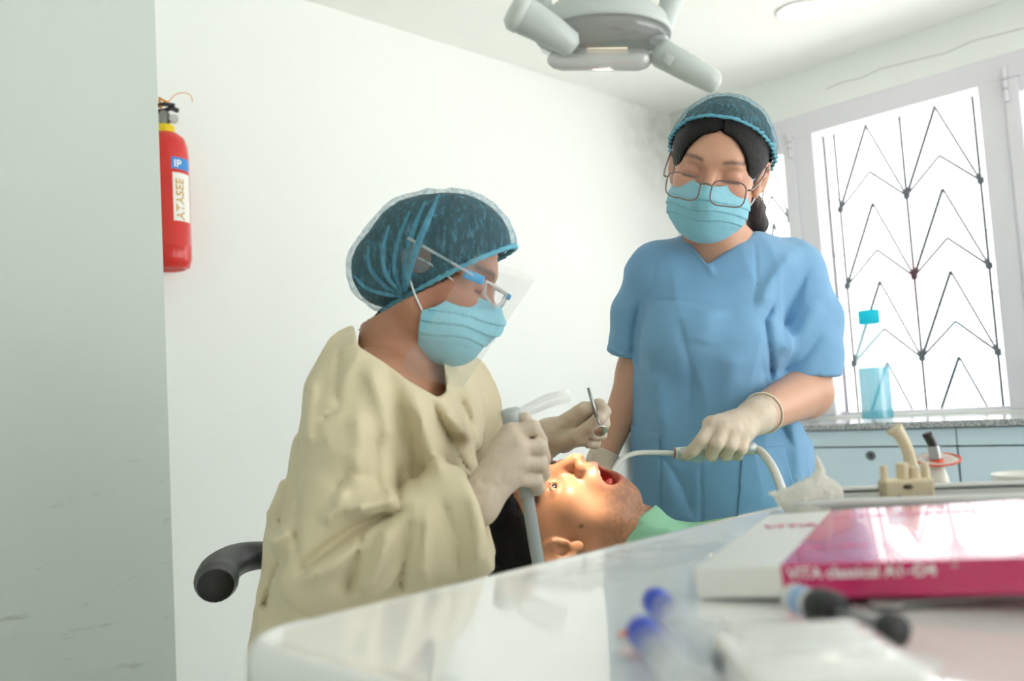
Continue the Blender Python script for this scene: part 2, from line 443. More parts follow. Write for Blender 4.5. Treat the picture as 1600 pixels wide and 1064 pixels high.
def corner_stain(m):
    """faint grey damp patch around the top of the room corner"""
    nt = m.node_tree; N = nt.nodes; L = nt.links; b = N['Principled BSDF']; old = b.inputs['Base Color'].links[0].from_socket
    tc = N.new('ShaderNodeTexCoord'); ds = N.new('ShaderNodeVectorMath'); ds.operation = 'DISTANCE'; L.new(tc.outputs['Object'], ds.inputs[0]); ds.inputs[1].default_value = tuple(RM(0.08, 0.0, CEIL - 0.12))
    r = N.new('ShaderNodeMapRange'); r.inputs[1].default_value = 0.42; r.inputs[2].default_value = 0.0; L.new(ds.outputs['Value'], r.inputs[0])
    n = N.new('ShaderNodeTexNoise'); n.inputs['Scale'].default_value = 14; n.inputs['Detail'].default_value = 6; L.new(tc.outputs['Object'], n.inputs['Vector'])
    mu = N.new('ShaderNodeMath'); mu.operation = 'MULTIPLY'; L.new(r.outputs[0], mu.inputs[0]); L.new(n.outputs['Fac'], mu.inputs[1])
    mx = N.new('ShaderNodeMix'); mx.data_type = 'RGBA'; L.new(mu.outputs[0], mx.inputs[0]); L.new(old, mx.inputs[6]); mx.inputs[7].default_value = (*lin((150, 148, 134)), 1)
    L.new(mx.outputs[2], b.inputs['Base Color'])
corner_stain(WALL)
A1, B1 = 5.6, 5.4
struct('floor', rbox(-0.2, A1, -0.2, B1, -0.1, 0), FLOORM)
struct('ceiling', rbox(-0.2, A1, -0.2, B1, CEIL, CEIL + 0.1), CEILM)
struct('wall_back', rbox(-0.2, A1, -0.2, 0, 0, CEIL), WALL)
struct('wall_left', rbox(2.918, A1, 0, 0.70, 0, CEIL), scuffed_shaded_wall())
struct('wall_side', rbox(A1 - 0.15, A1, 0.70, B1, 0, CEIL), WALL)
struct('wall_rear', join(rbox(2.9, A1, B1, B1 + 0.2, 0, CEIL), rbox(-0.2, 2.9, B1, B1 + 0.2, 2.3, CEIL), rbox(-0.2, 0.2, B1, B1 + 0.2, 0, 2.3)), WALL)   # unseen; open gap beside it added to let in fill daylight
struct('ground', rbox(-14, -0.25, -8, 14, -0.12, -0.02), mat('pale concrete', (210, 210, 206), 0.85, vary=0.06, vscale=0.6))
# window wall with one long opening, plus an unseen one added for fill daylight
WB0, WB1, WZ0, WZ1 = 0.30, 2.95, 0.955, 2.30
struct('wall_window', join(rbox(-0.2, 0, 0, WB0, 0, CEIL), rbox(-0.2, 0, WB1, 3.15, 0, CEIL), rbox(-0.2, 0, 5.2, B1, 0, CEIL), rbox(-0.2, 0, 3.15, 5.2, 0, WZ0), rbox(-0.2, 0, 3.15, 5.2, WZ1, CEIL), rbox(-0.2, 0, WB0, WB1, 0, WZ0), rbox(-0.2, 0, WB0, WB1, WZ1, CEIL)), WALL)
# hairline crack in the plaster above the window
_cr = [(1290, 140), (1318, 128), (1345, 122), (1375, 108), (1400, 102), (1440, 92), (1480, 82), (1515, 66), (1545, 58), (1600, 44)]
_cp = []
for q in _cr:
    b, z = wall_hit(*q); _cp.append(RM(0.0006, b, z))
o = put('plaster_crack', tube(_cp, 0.0012, 6, smooth=3), mat('crack', (170, 172, 165), 0.9)); tag(o, kind='structure'); o.name = 'trim_1'

# ---- window: frame, three lights, hinged sashes, panes, iron grille
FRAME = mat('window paint', (226, 224, 230), 0.38, vary=0.03, vscale=4)
IRON = mat('grille iron', (70, 78, 88), 0.6)
PANE = sheet_mat('window glass', (255, 255, 255), 1.0, gloss=0.06, rough=0.02)
CHROME = mat('chrome', (215, 218, 220), 0.15, 1.0)
STEEL = mat('brushed steel', (170, 172, 172), 0.35, 1.0)
def hbar(b0, z0, b1, z1, a, w, t):
    """flat bar on a plane parallel to the window wall"""
    p0, p1 = RM(a, b0, z0), RM(a, b1, z1); d = p1 - p0; L = np.linalg.norm(d); d /= L
    n = E1; s = np.cross(n, d)
    return obox((p0 + p1) / 2, [d, s, n], (L / 2, w / 2, t / 2), min(w, t) * 0.2, 1)
def grille(parent, b0, b1, z0, z1, a=-0.10):
    side = 0.052; c = [b0 + side, (b0 + b1) / 2, b1 - side]; hgt = z1 - z0
    rows = [z1 - hgt * f for f in (0.0, 0.277, 0.553, 0.835)]
    k = 0
    for x in c: put('grille_bar', hbar(x, z0, x, z1, a, 0.011, 0.006), IRON, parent, smooth=False)
    put('grille_bar', hbar(b0 + 0.003, z0, b0 + 0.003, z1, a, 0.010, 0.006), IRON, parent, smooth=False)
    put('grille_bar', hbar(b1 - 0.003, z0, b1 - 0.003, z1, a, 0.010, 0.006), IRON, parent, smooth=False)
    for i in range(5):
        z = z0 + hgt * (0.16 + 0.2 * i)
        if i < 4:
            put('grille_tie', hbar(b0, z, c[0], z, a, 0.005, 0.005), IRON, parent, smooth=False)
            put('grille_tie', hbar(c[2], z, b1, z, a, 0.005, 0.005), IRON, parent, smooth=False)
    put('grille_bar', hbar(b0, z1 - 0.012, b1, z1 - 0.012, a, 0.004, 0.006), mat('outer trim', (205, 214, 190), 0.6), parent, smooth=False)
    for m in (2, 3): put('grille_tie', hbar(c[0] if m == 2 else c[1], rows[m] + (0.05 if m == 3 else 0.0), c[2], rows[m] + (0.05 if m == 3 else 0.0), a, 0.003, 0.004), IRON, parent, smooth=False)
    step = rows[1] - rows[2]
    for r in range(4):
        top = rows[r]; node = top - step; sh = top - step * 0.60
        for h in (0, 1):
            l, rr = c[h], c[h + 1]; m = (l + rr) / 2
            lim = lambda xa, za, xb, zb: (xa, za, xb, zb) if zb >= z0 else (xa, za, xa + (xb - xa) * (za - z0) / (za - zb), z0)
            for q, w in (((m, top, l, node), 0.013), ((m, top, rr, node), 0.009), ((m, sh, l, node), 0.010), ((m, sh, rr, node), 0.010)):
                put('grille_rod', hbar(*lim(*q), a, w, 0.005), IRON, parent, smooth=False)
        for x in c:
            if node > z0: put('grille_boss', obox(RM(a, x, node), RAX, (0.005, 0.013, 0.013), 0.002, 1), IRON, parent, smooth=False)
def window(n, b0, b1, sash):
    """one light between the mullions; sash=True gets a hinged casement"""
    o = put('window_%d' % n, rbox(-0.13, -0.05, b0, b1, WZ0, WZ0 + 0.012), FRAME, None, RM(-0.05, (b0 + b1) / 2, WZ0)); o['kind'] = 'structure'
    z0, z1 = WZ0 + 0.012, 2.203
    if sash:
        s = 0.055
        for q in (rbox(-0.07, 0.012, b0, b0 + s, z0, z1, 0.004, 1), rbox(-0.07, 0.012, b1 - s, b1, z0, z1, 0.004, 1),
                  rbox(-0.07, 0.012, b0 + s, b1 - s, z1 - 0.06, z1, 0.004, 1), rbox(-0.07, 0.012, b0 + s, b1 - s, z0, z0 + 0.06, 0.004, 1)):
            put('sash_rail', q, FRAME, o, smooth=False)
        put('pane', rbox(-0.032, -0.028, b0 + s, b1 - s, z0 + 0.06, z1 - 0.06), PANE, o, smooth=False)
        return o, (b0 + s, b1 - s, z0 + 0.06, z1 - 0.06)
    put('pane', rbox(-0.052, -0.048, b0, b1, z0, z1), PANE, o, smooth=False)
    return o, (b0, b1, z0, z1)
w1, g1 = window(1, 0.37, 0.655, True); grille(w1, g1[0] - 0.25, g1[1], g1[2], g1[3] + 0.04)
w2, g2 = window(2, 0.742, 1.428, False); grille(w2, *g2)
w3, g3 = window(3, 1.520, 2.10, True); grille(w3, *g3)
w4, g4 = window(4, 2.19, 2.87, False); grille(w4, *g4)
# mullions and head of the frame
fr = []
for b0, b1 in ((WB0, 0.37), (0.655, 0.742), (1.428, 1.520), (2.10, 2.19), (2.87, WB1)): fr.append(rbox(-0.13, 0.004, b0, b1, WZ0, WZ1, 0.003, 1))
fr.append(rbox(-0.13, 0.006, WB0, WB1, 2.203, WZ1, 0.003, 1))
o = struct('trim_2', join(*fr), FRAME, loc=RM(0, 1.6, WZ0))
def hinge(parent, b, z, dz):
    g = tube([RM(0.018, b, z - dz), RM(0.018, b, z + dz)], 0.008, 10)
    o = put('hinge', g, FRAME, parent, sharp=40)
    for k in (-0.25, 0.3): put('hinge_ring', tube([RM(0.018, b, z + dz * k - 0.002), RM(0.018, b, z + dz * k + 0.002)], 0.0092, 10), mat('hinge wear', (150, 146, 142), 0.6), o, sharp=40)
hinge(w1, 0.640, 2.17, 0.055); hinge(w1, 0.640, 1.10, 0.055); hinge(w3, 1.530, 2.18, 0.065); hinge(w3, 1.530, 1.10, 0.055)

# ---- worktop and cabinets under the window
def granite():
    m = mat('granite', (168, 172, 174), 0.12, vary=0.0)
    nt = m.node_tree; N = nt.nodes; L = nt.links; b = N['Principled BSDF']
    tc = N.new('ShaderNodeTexCoord'); n = N.new('ShaderNodeTexNoise'); n.inputs['Scale'].default_value = 170; n.inputs['Detail'].default_value = 3
    L.new(tc.outputs['Object'], n.inputs['Vector']); cr = N.new('ShaderNodeValToRGB'); L.new(n.outputs['Fac'], cr.inputs[0])
    cr.color_ramp.elements[0].position = 0.36; cr.color_ramp.elements[0].color = (*lin((105, 110, 112)), 1)
    cr.color_ramp.elements[1].position = 0.62; cr.color_ramp.elements[1].color = (*lin((205, 208, 208)), 1)
    L.new(cr.outputs[0], b.inputs['Base Color']); return m
CA = 0.55
o = put('worktop', rbox(0.002, CA + 0.02, 0.02, 3.6, 0.922, 0.945, 0.004, 2), granite(), None, RM(0.28, 1.8, 0.922), smooth=False)
tag(o, 'long speckled grey granite worktop running under the window', 'worktop')
CAB = mat('cabinet laminate', (206, 226, 236), 0.4, vary=0.015)
DARK = mat('dark gap', (28, 32, 34), 0.7)
def cabinet(b0, b1, doors, label, lock=None):
    r = thing('base_cabinet', label, 'cabinet', RM(0.28, (b0 + b1) / 2, 0), 'cabinets under the window worktop')
    put('body', join(rbox(0.01, CA - 0.022, b0 + 0.001, b1 - 0.001, 0.10, 0.920), rbox(0.01, CA - 0.06, b0 + 0.001, b1 - 0.001, 0.0, 0.10)), DARK, r, smooth=False)
    put('top_rail', rbox(CA - 0.020, CA, b0 + 0.001, b1 - 0.001, 0.860, 0.918, 0.0015, 1), CAB, r, smooth=False)
    n = len(doors) - 1
    for i in range(n):
        d = put('door', rbox(CA - 0.020, CA, doors[i] + 0.0025, doors[i + 1] - 0.0025, 0.105, 0.855, 0.0015, 1), CAB, r, smooth=False)
        if lock and lock[i]:
            c = RM(CA, lock[i], 0.827)
            lk = put('lock', lathe([(0.0165, 0), (0.0165, 0.003), (0.013, 0.005), (0.0125, 0.003), (0, 0.003)], c, E1 * 1.0, 24), mat('lock ring', (120, 126, 130), 0.25, 0.9), d, sharp=40)
            put('key_slot', obox(c + E1 * 0.0035, RAX, (0.001, 0.0022, 0.007)), DARK, lk, smooth=False)
        else:
            put('edge_strip', rbox(CA - 0.004, CA + 0.0005, doors[i + 1] - 0.008, doors[i + 1] - 0.0025, 0.105, 0.855), mat('door edging', (150, 150, 140), 0.5), d, smooth=False)
cabinet(0.05, 0.80, [0.05, 0.425, 0.80], 'pale blue base cabinet in the room corner, mostly behind the standing assistant')
cabinet(0.802, 1.42, [0.802, 1.42], 'pale blue base cabinet with a round lock, below the blue bottle', [1.125])
cabinet(1.422, 2.10, [1.422, 2.10], 'pale blue base cabinet with no lock showing, right of the locked one')

# ---- bottle on the worktop
BOT = sheet_mat('bottle plastic', (170, 240, 248), 0.78, gloss=0.10, rough=0.08)
_b, _z = wall_hit(1372, 655, 0.40); bo = RM(0.40, _b, 0.9455)
r = thing('plastic_bottle', 'tall clear plastic bottle with turquoise cap and blue liquid, on the worktop', 'bottle', bo)
H = 0.42; R = 0.058
prof = [(0.0, 0.006), (R * 0.9, 0.0), (R, 0.008)] + [(R * (1 - 0.035 * (i % 2)), 0.012 + i * 0.0155) for i in range(12)] + [(R, 0.205), (R * 0.99, 0.26), (R * 0.9, 0.29), (R * 0.66, 0.335), (R * 0.5, 0.352), (R * 0.48, 0.375)]
put('bottle_shell', lathe(prof, bo, (0, 0, 1), 36), BOT, r)
put('liquid', lathe([(0, 0.007), (R * 0.85, 0.008)] + [(R * (0.95 - 0.035 * (i % 2)), 0.012 + i * 0.0155) for i in range(12)] + [(R * 0.94, 0.198), (0, 0.198)], bo, (0, 0, 1), 36), sheet_mat('turquoise liquid', (30, 200, 225), 0.40, gloss=0.03), r)
cp = [(0.0, 0.0)]
put('bottle_cap', lathe([(R * 0.62, 0.362), (R * 0.66, 0.365), (R * 0.66, 0.408), (R * 0.6, 0.414), (0, 0.415)], bo, (0, 0, 1), 30), mat('turquoise cap', (70, 220, 235), 0.4, translucent=0.75), r, sharp=40)

# ---- ceiling downlight near the window, and two unseen ones added for fill
for _i, (_a, _b) in enumerate(((0.60, 1.024), (2.1, 3.6), (4.1, 3.6))):
  c = RM(_a, _b, CEIL)
  r = thing('ceiling_downlight', ('round white recessed ceiling lamp near the window', 'unseen round white fill lamp added behind the viewer, window side', 'unseen round white fill lamp added behind the viewer, far side')[_i], 'ceiling lamp', c, 'ceiling downlights')
  put('trim_ring', lathe([(0.085, 0), (0.085, -0.006), (0.076, -0.010), (0.074, -0.003)], c, (0, 0, 1), 40), mat('white metal', (245, 245, 245), 0.4), r)
  put('diffuser', lathe([(0.075, -0.004), (0.0, -0.007)], c, (0, 0, 1), 40), mat('lamp diffuser', (255, 255, 250), 0.5, emit=((255, 252, 244), 12.0)), r)

# ---- fire extinguisher on the back wall
RED = mat('red enamel', (218, 38, 30), 0.22, coat=0.4)
ext = P(263, 335, 2.55); _e = ext - K; ext = RM(_e @ E1, 0.085, 0.0); EX = ext
ez = 1.525
r = thing('fire_extinguisher', 'red fire extinguisher hung on the white wall, half hidden by the wall edge', 'fire extinguisher', ext + np.array([0, 0, ez]))
q = 0.062
eo = ext + np.array([0, 0, ez])
body = [(0, 0.012), (q * 0.5, 0.010), (q * 0.72, 0.0), (q * 0.9, 0.006), (q, 0.03), (q, 0.06), (q * 1.012, 0.061), (q * 1.012, 0.064), (q, 0.065), (q, 0.33), (q * 0.97, 0.355), (q * 0.85, 0.378), (q * 0.6, 0.392), (q * 0.36, 0.397), (0.0, 0.398)]
put('cylinder', lathe(body, eo, (0, 0, 1), 40), RED, r, sharp=50)
put('collar', lathe([(0.026, 0.392), (0.027, 0.396), (0.027, 0.414), (0.024, 0.418), (0, 0.418)], eo, (0, 0, 1), 24), mat('yellow collar', (240, 210, 30), 0.5), r, sharp=40)
vz = np.array([0, 0, 1.0]); vs = CR
put('valve', join(lathe([(0.016, 0.418), (0.016, 0.452), (0.010, 0.46), (0, 0.46)], eo, vz, 16), tube([eo + vz * 0.436, eo + vz * 0.436 + vs * 0.032], 0.009, 12)), mat('valve metal', (150, 150, 145), 0.3, 0.9), r, sharp=40)
put('pressure_gauge', lathe([(0.013, 0), (0.013, 0.009), (0.011, 0.011), (0, 0.011)], eo + vz * 0.436 + vs * 0.030 - CF * 0.004, -CF + 0.3 * vs, 20), mat('gauge face', (205, 205, 200), 0.3), r, sharp=40)
put('lever', join(tube([eo + vz * 0.458 - vs * 0.03, eo + vz * 0.462, eo + vz * 0.470 + vs * 0.02, eo + vz * 0.462 + vs * 0.04], 0.007, 8), tube([eo + vz * 0.475 - vs * 0.03, eo + vz * 0.482, eo + vz * 0.478 + vs * 0.03], 0.006, 8)), mat('black lever', (45, 45, 45), 0.5), r)
put('safety_pin', tube([eo + vz * 0.47 - vs * 0.01, eo + vz * 0.50 - vs * 0.012, eo + vz * 0.485 + vs * 0.012], 0.005, 8), mat('orange plastic', (240, 150, 40), 0.4), r)
put('pin_cord', tube([eo + vz * 0.485 + vs * 0.01, eo + vz * 0.51 + vs * 0.035, eo + vz * 0.515 + vs * 0.06, eo + vz * 0.507 + vs * 0.078, eo + vz * 0.488 + vs * 0.083], 0.0012, 6, smooth=5), MATS['orange plastic'], r)
put('hanger', rbox(_e @ E1 - 0.012, _e @ E1 + 0.012, 0.0, 0.075, ez + 0.40, ez + 0.41), STEEL, r, smooth=False)
# label wrapped on the cylinder
def wrap(geo, a0):
    """lay flat geometry (x along circumference, y up, z out) on the cylinder around angle a0 measured from the viewer's right"""
    V, F = geo; V = np.asarray(V, float); ang = a0 + V[:, 0] / q; rr = q + 0.0006 + V[:, 2]
    base = np.array([CR[0], CR[1], 0]); base /= np.linalg.norm(base); per = np.array([-base[1], base[0], 0])   # per points away from the viewer
    return eo + rr[:, None] * (np.cos(ang)[:, None] * base + np.sin(ang)[:, None] * per) + V[:, 1:2] * vz, F
def patch(x0, x1, y0, y1, z, n=16):
    xs = np.linspace(x0, x1, n); V = [(x, y, z) for y in (y0, y1) for x in xs]
    return V, [[i, i + 1, n + i + 1, n + i] for i in range(n - 1)]
A0 = -0.95
lb = put('label_sticker', wrap(patch(0.0, 0.062, 0.13, 0.268, 0), A0), mat('label white', (244, 243, 236), 0.4), r)
put('label_sticker', wrap(patch(-0.002, 0.062, 0.278, 0.312, 0), A0), mat('label blue', (45, 140, 215), 0.4), r)
tg = text_geo('ATASEE', (0, 0, 0), (1, 0, 0), (0, 1, 0), 0.0345, 0.0002, 0.0006)
Vt = np.asarray(tg[0]); Vt = np.stack([0.024 - Vt[:, 1], 0.134 + Vt[:, 0], 0.0005 + Vt[:, 2]], 1)     # reads upwards
Vt[:, 0] = 0.030 - (Vt[:, 0] - 0.0) * -1 * -1 if False else Vt[:, 0] + 0.008
put('lettering', wrap((Vt, tg[1]), A0), mat('ochre print', (205, 160, 55), 0.5), lb, smooth=False)
tg = text_geo('IP', (0.004, 0.284, 0.0005), (1, 0, 0), (0, 1, 0), 0.030, 0.0002, 0.0004)
put('lettering', wrap(tg, A0), mat('white print', (250, 250, 250), 0.5), lb, smooth=False)

# ================================================================ PEOPLE
def row(py, xl, xr, d, ry):
    a, b = P(xl, py, d), P(xr, py, d); c = (a + b) / 2
    return (c[2], c[0], c[1], np.linalg.norm(b - a) / 2, ry)
class Frame:
    """local axes of a head: x forward (face), y to the person's left, z to the crown"""
    def __init__(s, c, F, U, k=1.0):
        F = np.asarray(F, float); F /= np.linalg.norm(F); U = np.asarray(U, float); U = U - (U @ F) * F; U /= np.linalg.norm(U)
        s.c = np.asarray(c, float); s.F, s.U, s.L = F, U, np.cross(U, F); s.M = np.array([s.F, s.L, s.U]); s.k = k
    def loc(s, p): return (p - f4(s.c)) @ f4(s.M.T / s.k)
    def w(s, x, y, z): return s.c + s.k * (x * s.F + y * s.L + z * s.U)
    def ws(s, pts): return [s.w(*q) for q in pts]
def rot_y(q, c, ang):
    c = f4(c); d = q - c; ca, sa = math.cos(ang), math.sin(ang)
    return np.stack([d[:, 0] * ca + d[:, 2] * sa, d[:, 1], -d[:, 0] * sa + d[:, 2] * ca], 1) + c
def mirror(q): return np.stack([q[:, 0], np.abs(q[:, 1]), q[:, 2]], 1)
def cranium(q, off=0.0):
    return ell(q, (-0.004, 0, 0.034), (0.096 + off, 0.075 + off, 0.084 + off))
def ear_sdf(m, dx=0.0):
    # m mirrored to y>0; ear plane tilted outwards
    c = f4([-0.012 + dx, 0.077, -0.004])
    a = math.radians(22); X = np.array([math.cos(a), -math.sin(a), 0.12]); X /= np.linalg.norm(X)
    Z = np.array([-0.22, 0.10, 1.0]); Z -= (Z @ X) * X; Z /= np.linalg.norm(Z); Y = np.cross(Z, X)
    e = (m - c) @ f4(np.array([X, Y, Z]).T)
    d = ell(e, (0.002, 0, 0.004), (0.0165, 0.0065, 0.0265))
    d = smin(d, ell(e, (0.006, 0.0, -0.024), (0.009, 0.005, 0.010)), 0.006)
    d = smax(d, -ell(e, (0.003, 0.007, -0.003), (0.0085, 0.0075, 0.012)), 0.003)
    d = smax(d, -ell(e, (0.000, 0.008, 0.013), (0.009, 0.005, 0.010)), 0.003)
    th = np.linspace(-0.6, 4.2, 12); ring = [np.array([0.002 + 0.0160 * math.cos(t), 0.0035, 0.004 + 0.0262 * math.sin(t)]) for t in th]
    d = smin(d, chain(e, ring, [0.0032] * len(ring)), 0.003)
    d = smin(d, ell(e, (0.014, 0.003, -0.004), (0.004, 0.004, 0.006)), 0.003)
    return d
def head_sdf(q, jaw=0.0, male=False, ears=True, eyes='down'):
    m = mirror(q)
    d = cranium(q)
    d = smin(d, ell(q, (0.034, 0, -0.018), (0.058, 0.059, 0.072)), 0.03)
    qj = rot_y(q, (0.005, 0, -0.025), -jaw) if jaw else q
    mj = mirror(qj)
    w = 1.07 if male else 1.0
    j = ell(qj, (0.036, 0, -0.062), (0.050, 0.050 * w, 0.038))
    j = smin(j, ell(qj, (0.074, 0, -0.086), (0.019, 0.024 * w, 0.017)), 0.022)
    j = smin(j, seg(mj, (0.004, 0.054 * w, -0.045), (0.055, 0.030, -0.083), 0.013, 0.013), 0.02)
    d = smin(d, j, 0.022)
    d = smin(d, ell(m, (0.060, 0.040, -0.018), (0.026, 0.022, 0.020)), 0.02)
    d = smin(d, seg(q, (0.083, -0.03, 0.026), (0.083, 0.03, 0.026), 0.0105, 0.0105), 0.018)
    d = smax(d, -ell(m, (0.098, 0.032, 0.006), (0.017, 0.019, 0.012)), 0.012)
    d = smin(d, ell(q, (0.084, 0, -0.050), (0.017, 0.026, 0.020)), 0.014)
    d = smin(d, seg(q, (0.089, 0, 0.010), (0.110, 0, -0.027), 0.0070, 0.0100), 0.010)
    d = smin(d, ell(m, (0.101, 0.0125, -0.034), (0.012, 0.0080, 0.0085)), 0.005)
    if eyes == 'down':
        d = smin(d, ell(m, (0.0775, 0.032, 0.005), (0.0135, 0.0160, 0.0115)), 0.004)
    elif eyes == 'open':
        lid = np.maximum(ell(m, (0.0765, 0.032, 0.005), (0.0140, 0.0160, 0.0120)), -ell(m, (0.094, 0.032, 0.0045), (0.014, 0.0125, 0.0042)))
        d = smin(d, lid, 0.003)
        d = np.maximum(d, -ell(m, (0.0765, 0.032, 0.005), (0.0117, 0.012, 0.0112)))
    if male:
        d = smax(d, -ell(m, (0.108, 0.0068, -0.0405), (0.006, 0.0042, 0.0045)), 0.002)
    if ears: d = smin(d, near(m, (-0.012, 0.077, -0.004), 0.055, lambda s: ear_sdf(s, 0.016 if male else 0.0), 0.02), 0.004)
    return d
def ring_on(f, c, ax, ay, n=64, rmax=0.3):
    """points where rays from c in the plane (ax, ay) leave the solid f<0"""
    t = np.arange(n) * 2 * np.pi / n; D = np.cos(t)[:, None] * ax + np.sin(t)[:, None] * ay
    lo = np.zeros(n); hi = np.full(n, rmax)
    for _ in range(26):
        mid = (lo + hi) / 2; ins = f(c + mid[:, None] * D) < 0; lo = np.where(ins, mid, lo); hi = np.where(ins, hi, mid)
    return c + lo[:, None] * D
def hand_sdf(p, wrist, mcps, fingers, thumb, r=0.0095, palm=0.0165, off=0.0):
    d = None
    for m in mcps:
        e = seg(p, wrist, m, palm * 1.15 + off, palm * 0.86 + off); d = e if d is None else smin(d, e, 0.010)
    mid = (mcps[0] + mcps[-1]) / 2
    d = smin(d, seg(p, (wrist + mid) / 2, mid, palm * 1.05 + off, palm * 0.9 + off), 0.012)
    for m, f in zip(mcps, fingers):
        rr = [r * 1.12 + off, r * 1.03 + off, r * 0.95 + off, r * 0.84 + off]
        d = smin(d, chain(p, [m] + list(f), rr, 0.002), 0.0045)
    d = smin(d, chain(p, thumb, [palm * 0.95 + off, r * 1.25 + off, r * 1.1 + off, r * 0.92 + off], 0.003), 0.007)
    return d
def lerpc(a, b, t): return np.asarray(a)[None] * (1 - t[:, None]) + np.asarray(b)[None] * t[:, None]
def sstep(x, a, b): t = np.clip((x - a) / (b - a), 0, 1); return t * t * (3 - 2 * t)
def bounds(*pts, pad=0.05):
    A = np.array(pts); return A.min(0) - pad, A.max(0) + pad

SKIN = dict(
    dentist=np.array(lin((176, 128, 102))), assistant=np.array(lin((212, 164, 138))), patient=np.array(lin((196, 138, 102))))
SKM = mat('skin', (200, 150, 125), 0.42, tint=True, sss=0.12, spec=0.4, bump=('noise', 500, 0.06, 0.0006), vary=0.05, vscale=45)
HAIR = mat('black hair', (15, 13, 13), 0.5, bump=('wave', 160, 0.4, 0.002), spec=0.22)
GLOVE = mat('latex glove', (216, 200, 180), 0.5, bump=('noise', 55, 0.25, 0.002), sss=0.05, translucent=0.08)
GOWNM = mat('beige gown cloth', (222, 211, 178), 0.82, bump=('noise', 700, 0.1, 0.0006), sheen=0.15, vary=0.03, vscale=6, translucent=0.06)
SCRUB = mat('blue scrub cloth', (124, 174, 214), 0.82, bump=('noise', 900, 0.12, 0.0006), sheen=0.15, vary=0.03, vscale=7, translucent=0.05)
MASK = mat('blue mask fleece', (150, 215, 234), 0.8, bump=('noise', 900, 0.15, 0.0005), sheen=0.2, translucent=0.15)
MASKW = mat('mask edging', (190, 228, 238), 0.8)
LOOP = mat('white elastic', (235, 238, 238), 0.7)
CAPM = sheet_mat('blue cap fleece', (136, 196, 218), 0.68, gloss=0.0, rough=0.8, noise_scale=170)
CAPB = mat('blue cap band', (118, 196, 222), 0.8, bump=('wave', 200, 0.6, 0.002))
EYEW = mat('eye white', (232, 226, 220), 0.15)
IRIS = mat('dark iris', (45, 28, 20), 0.1)
NAVY = mat('navy trousers', (60, 80, 110), 0.85)
SHOE = mat('white clog', (225, 225, 222), 0.5)

def face_mask_geo(fr, width=1.0):
    """pleated mask over nose, cheeks and chin"""
    poly = [(0.060, -0.008), (0.090, -0.008), (0.160, -0.010), (0.160, -0.060), (0.130, -0.090), (0.100, -0.120), (0.060, -0.122), (0.036, -0.106), (0.027, -0.052), (0.040, -0.044), (0.052, -0.030)]
    def f(p):
        q = fr.loc(p); m = mirror(q)
        d = ell(q, (0.042, 0, -0.052), (0.071, 0.0665 * width, 0.062))
        d = smin(d, ell(q, (0.066, 0, -0.082), (0.040, 0.036, 0.026)), 0.02)
        d = smin(d, seg(q, (0.094, 0, 0.002), (0.112, 0, -0.034), 0.0135, 0.018), 0.026)
        # pleats: downward-facing steps, strongest at the front
        zz = q[:, 2] + 0.0025 * np.sin(q[:, 1] * 70 + q[:, 2] * 60) + 0.10 * (q[:, 1] ** 2) / 0.066 * 0.6 - 0.012 * sstep(q[:, 0], 0.03, 0.10) + 0.012
        ph = ((zz + 0.1) / 0.0165) % 1.0
        amp = 0.0026 * sstep(zz, -0.082, -0.070) * sstep(-zz, 0.018, 0.026)
        d = d - amp * (1 - ph) + 0.0006 * snoise(p, 90)
        return d - 0.002
    lo, hi = bounds(fr.w(0, -0.09, -0.13), fr.w(0.15, 0.09, 0.03), fr.w(0, 0.09, 0.03), fr.w(0.15, -0.09, -0.13), fr.w(0.15, 0.09, -0.13), fr.w(0, -0.09, 0.03), pad=0.02)
    g = surface(f, lo, hi, 0.0016)
    def keep(V):
        q = fr.loc(V); return poly_sd(q[:, 0], q[:, 2], poly) < 0
    return trim(g, keep), f
def polish_edge(V, F):
    """smooth the ragged rim of a trimmed sheet"""
    E = np.concatenate([F[:, [i, (i + 1) % 4]] for i in range(4)]); Es = np.sort(E, 1)
    u, inv, cnt = np.unique(Es, axis=0, return_inverse=True, return_counts=True); rim = u[cnt == 1]
    nb = {}
    for a, b in rim: nb.setdefault(a, []).append(b); nb.setdefault(b, []).append(a)
    V = V.copy()
    for _ in range(8):
        W_ = V.copy()
        for a, l in nb.items(): W_[a] = 0.4 * V[a] + 0.6 * V[l].mean(0)
        V = W_
    return V, F
def eye_pair(parent, fr, sides=(-1, 1), look=(1, 0, 0)):
    for s in sides:
        c = fr.w(0.0765, 0.032 * s, 0.005); e = put('eyeball', ball(c, 0.0113 * fr.k, 20), EYEW, parent)
        l = fr.M.T @ np.array(look, float); l /= np.linalg.norm(l)
        put('iris', lathe([(0.0056, 0.0099), (0.004, 0.0108), (0.0, 0.0116)], c, l, 20), IRIS, e)

# ---------------------------------------------------------------- the seated dentist
D_t = cdir(0.90, 0.434, 0.0); D_n = cdir(-0.434, 0.90, 0.0); D_p0 = P(715, 432, 1.225)
def cap_shape(p):
    A = np.array([CR, CU, CF])
    d = ell(p, P(704, 389, 1.225), (0.090, 0.082, 0.088), A)
    d = smin(d, ell(p, P(606, 420, 1.235), (0.056, 0.060, 0.072), A), 0.045)
    return smin(d, ell(p, P(655, 372, 1.23), (0.066, 0.060, 0.080), A), 0.02)
DL = Frame(P(664, 424, 1.225), cdir(0.93, -0.35, 0.08), cdir(0.35, 0.93, 0.0), 0.97)
D_neck = P(632, 585, 1.28)
D_sh = [P(572, 622, 1.15), P(705, 625, 1.43)]
D_arm_n = PP((570, 622, 1.14), (512, 866, 1.06), (738, 792, 1.10))
D_arm_f = PP((705, 625, 1.43), (760, 775, 1.52), (852, 688, 1.455))
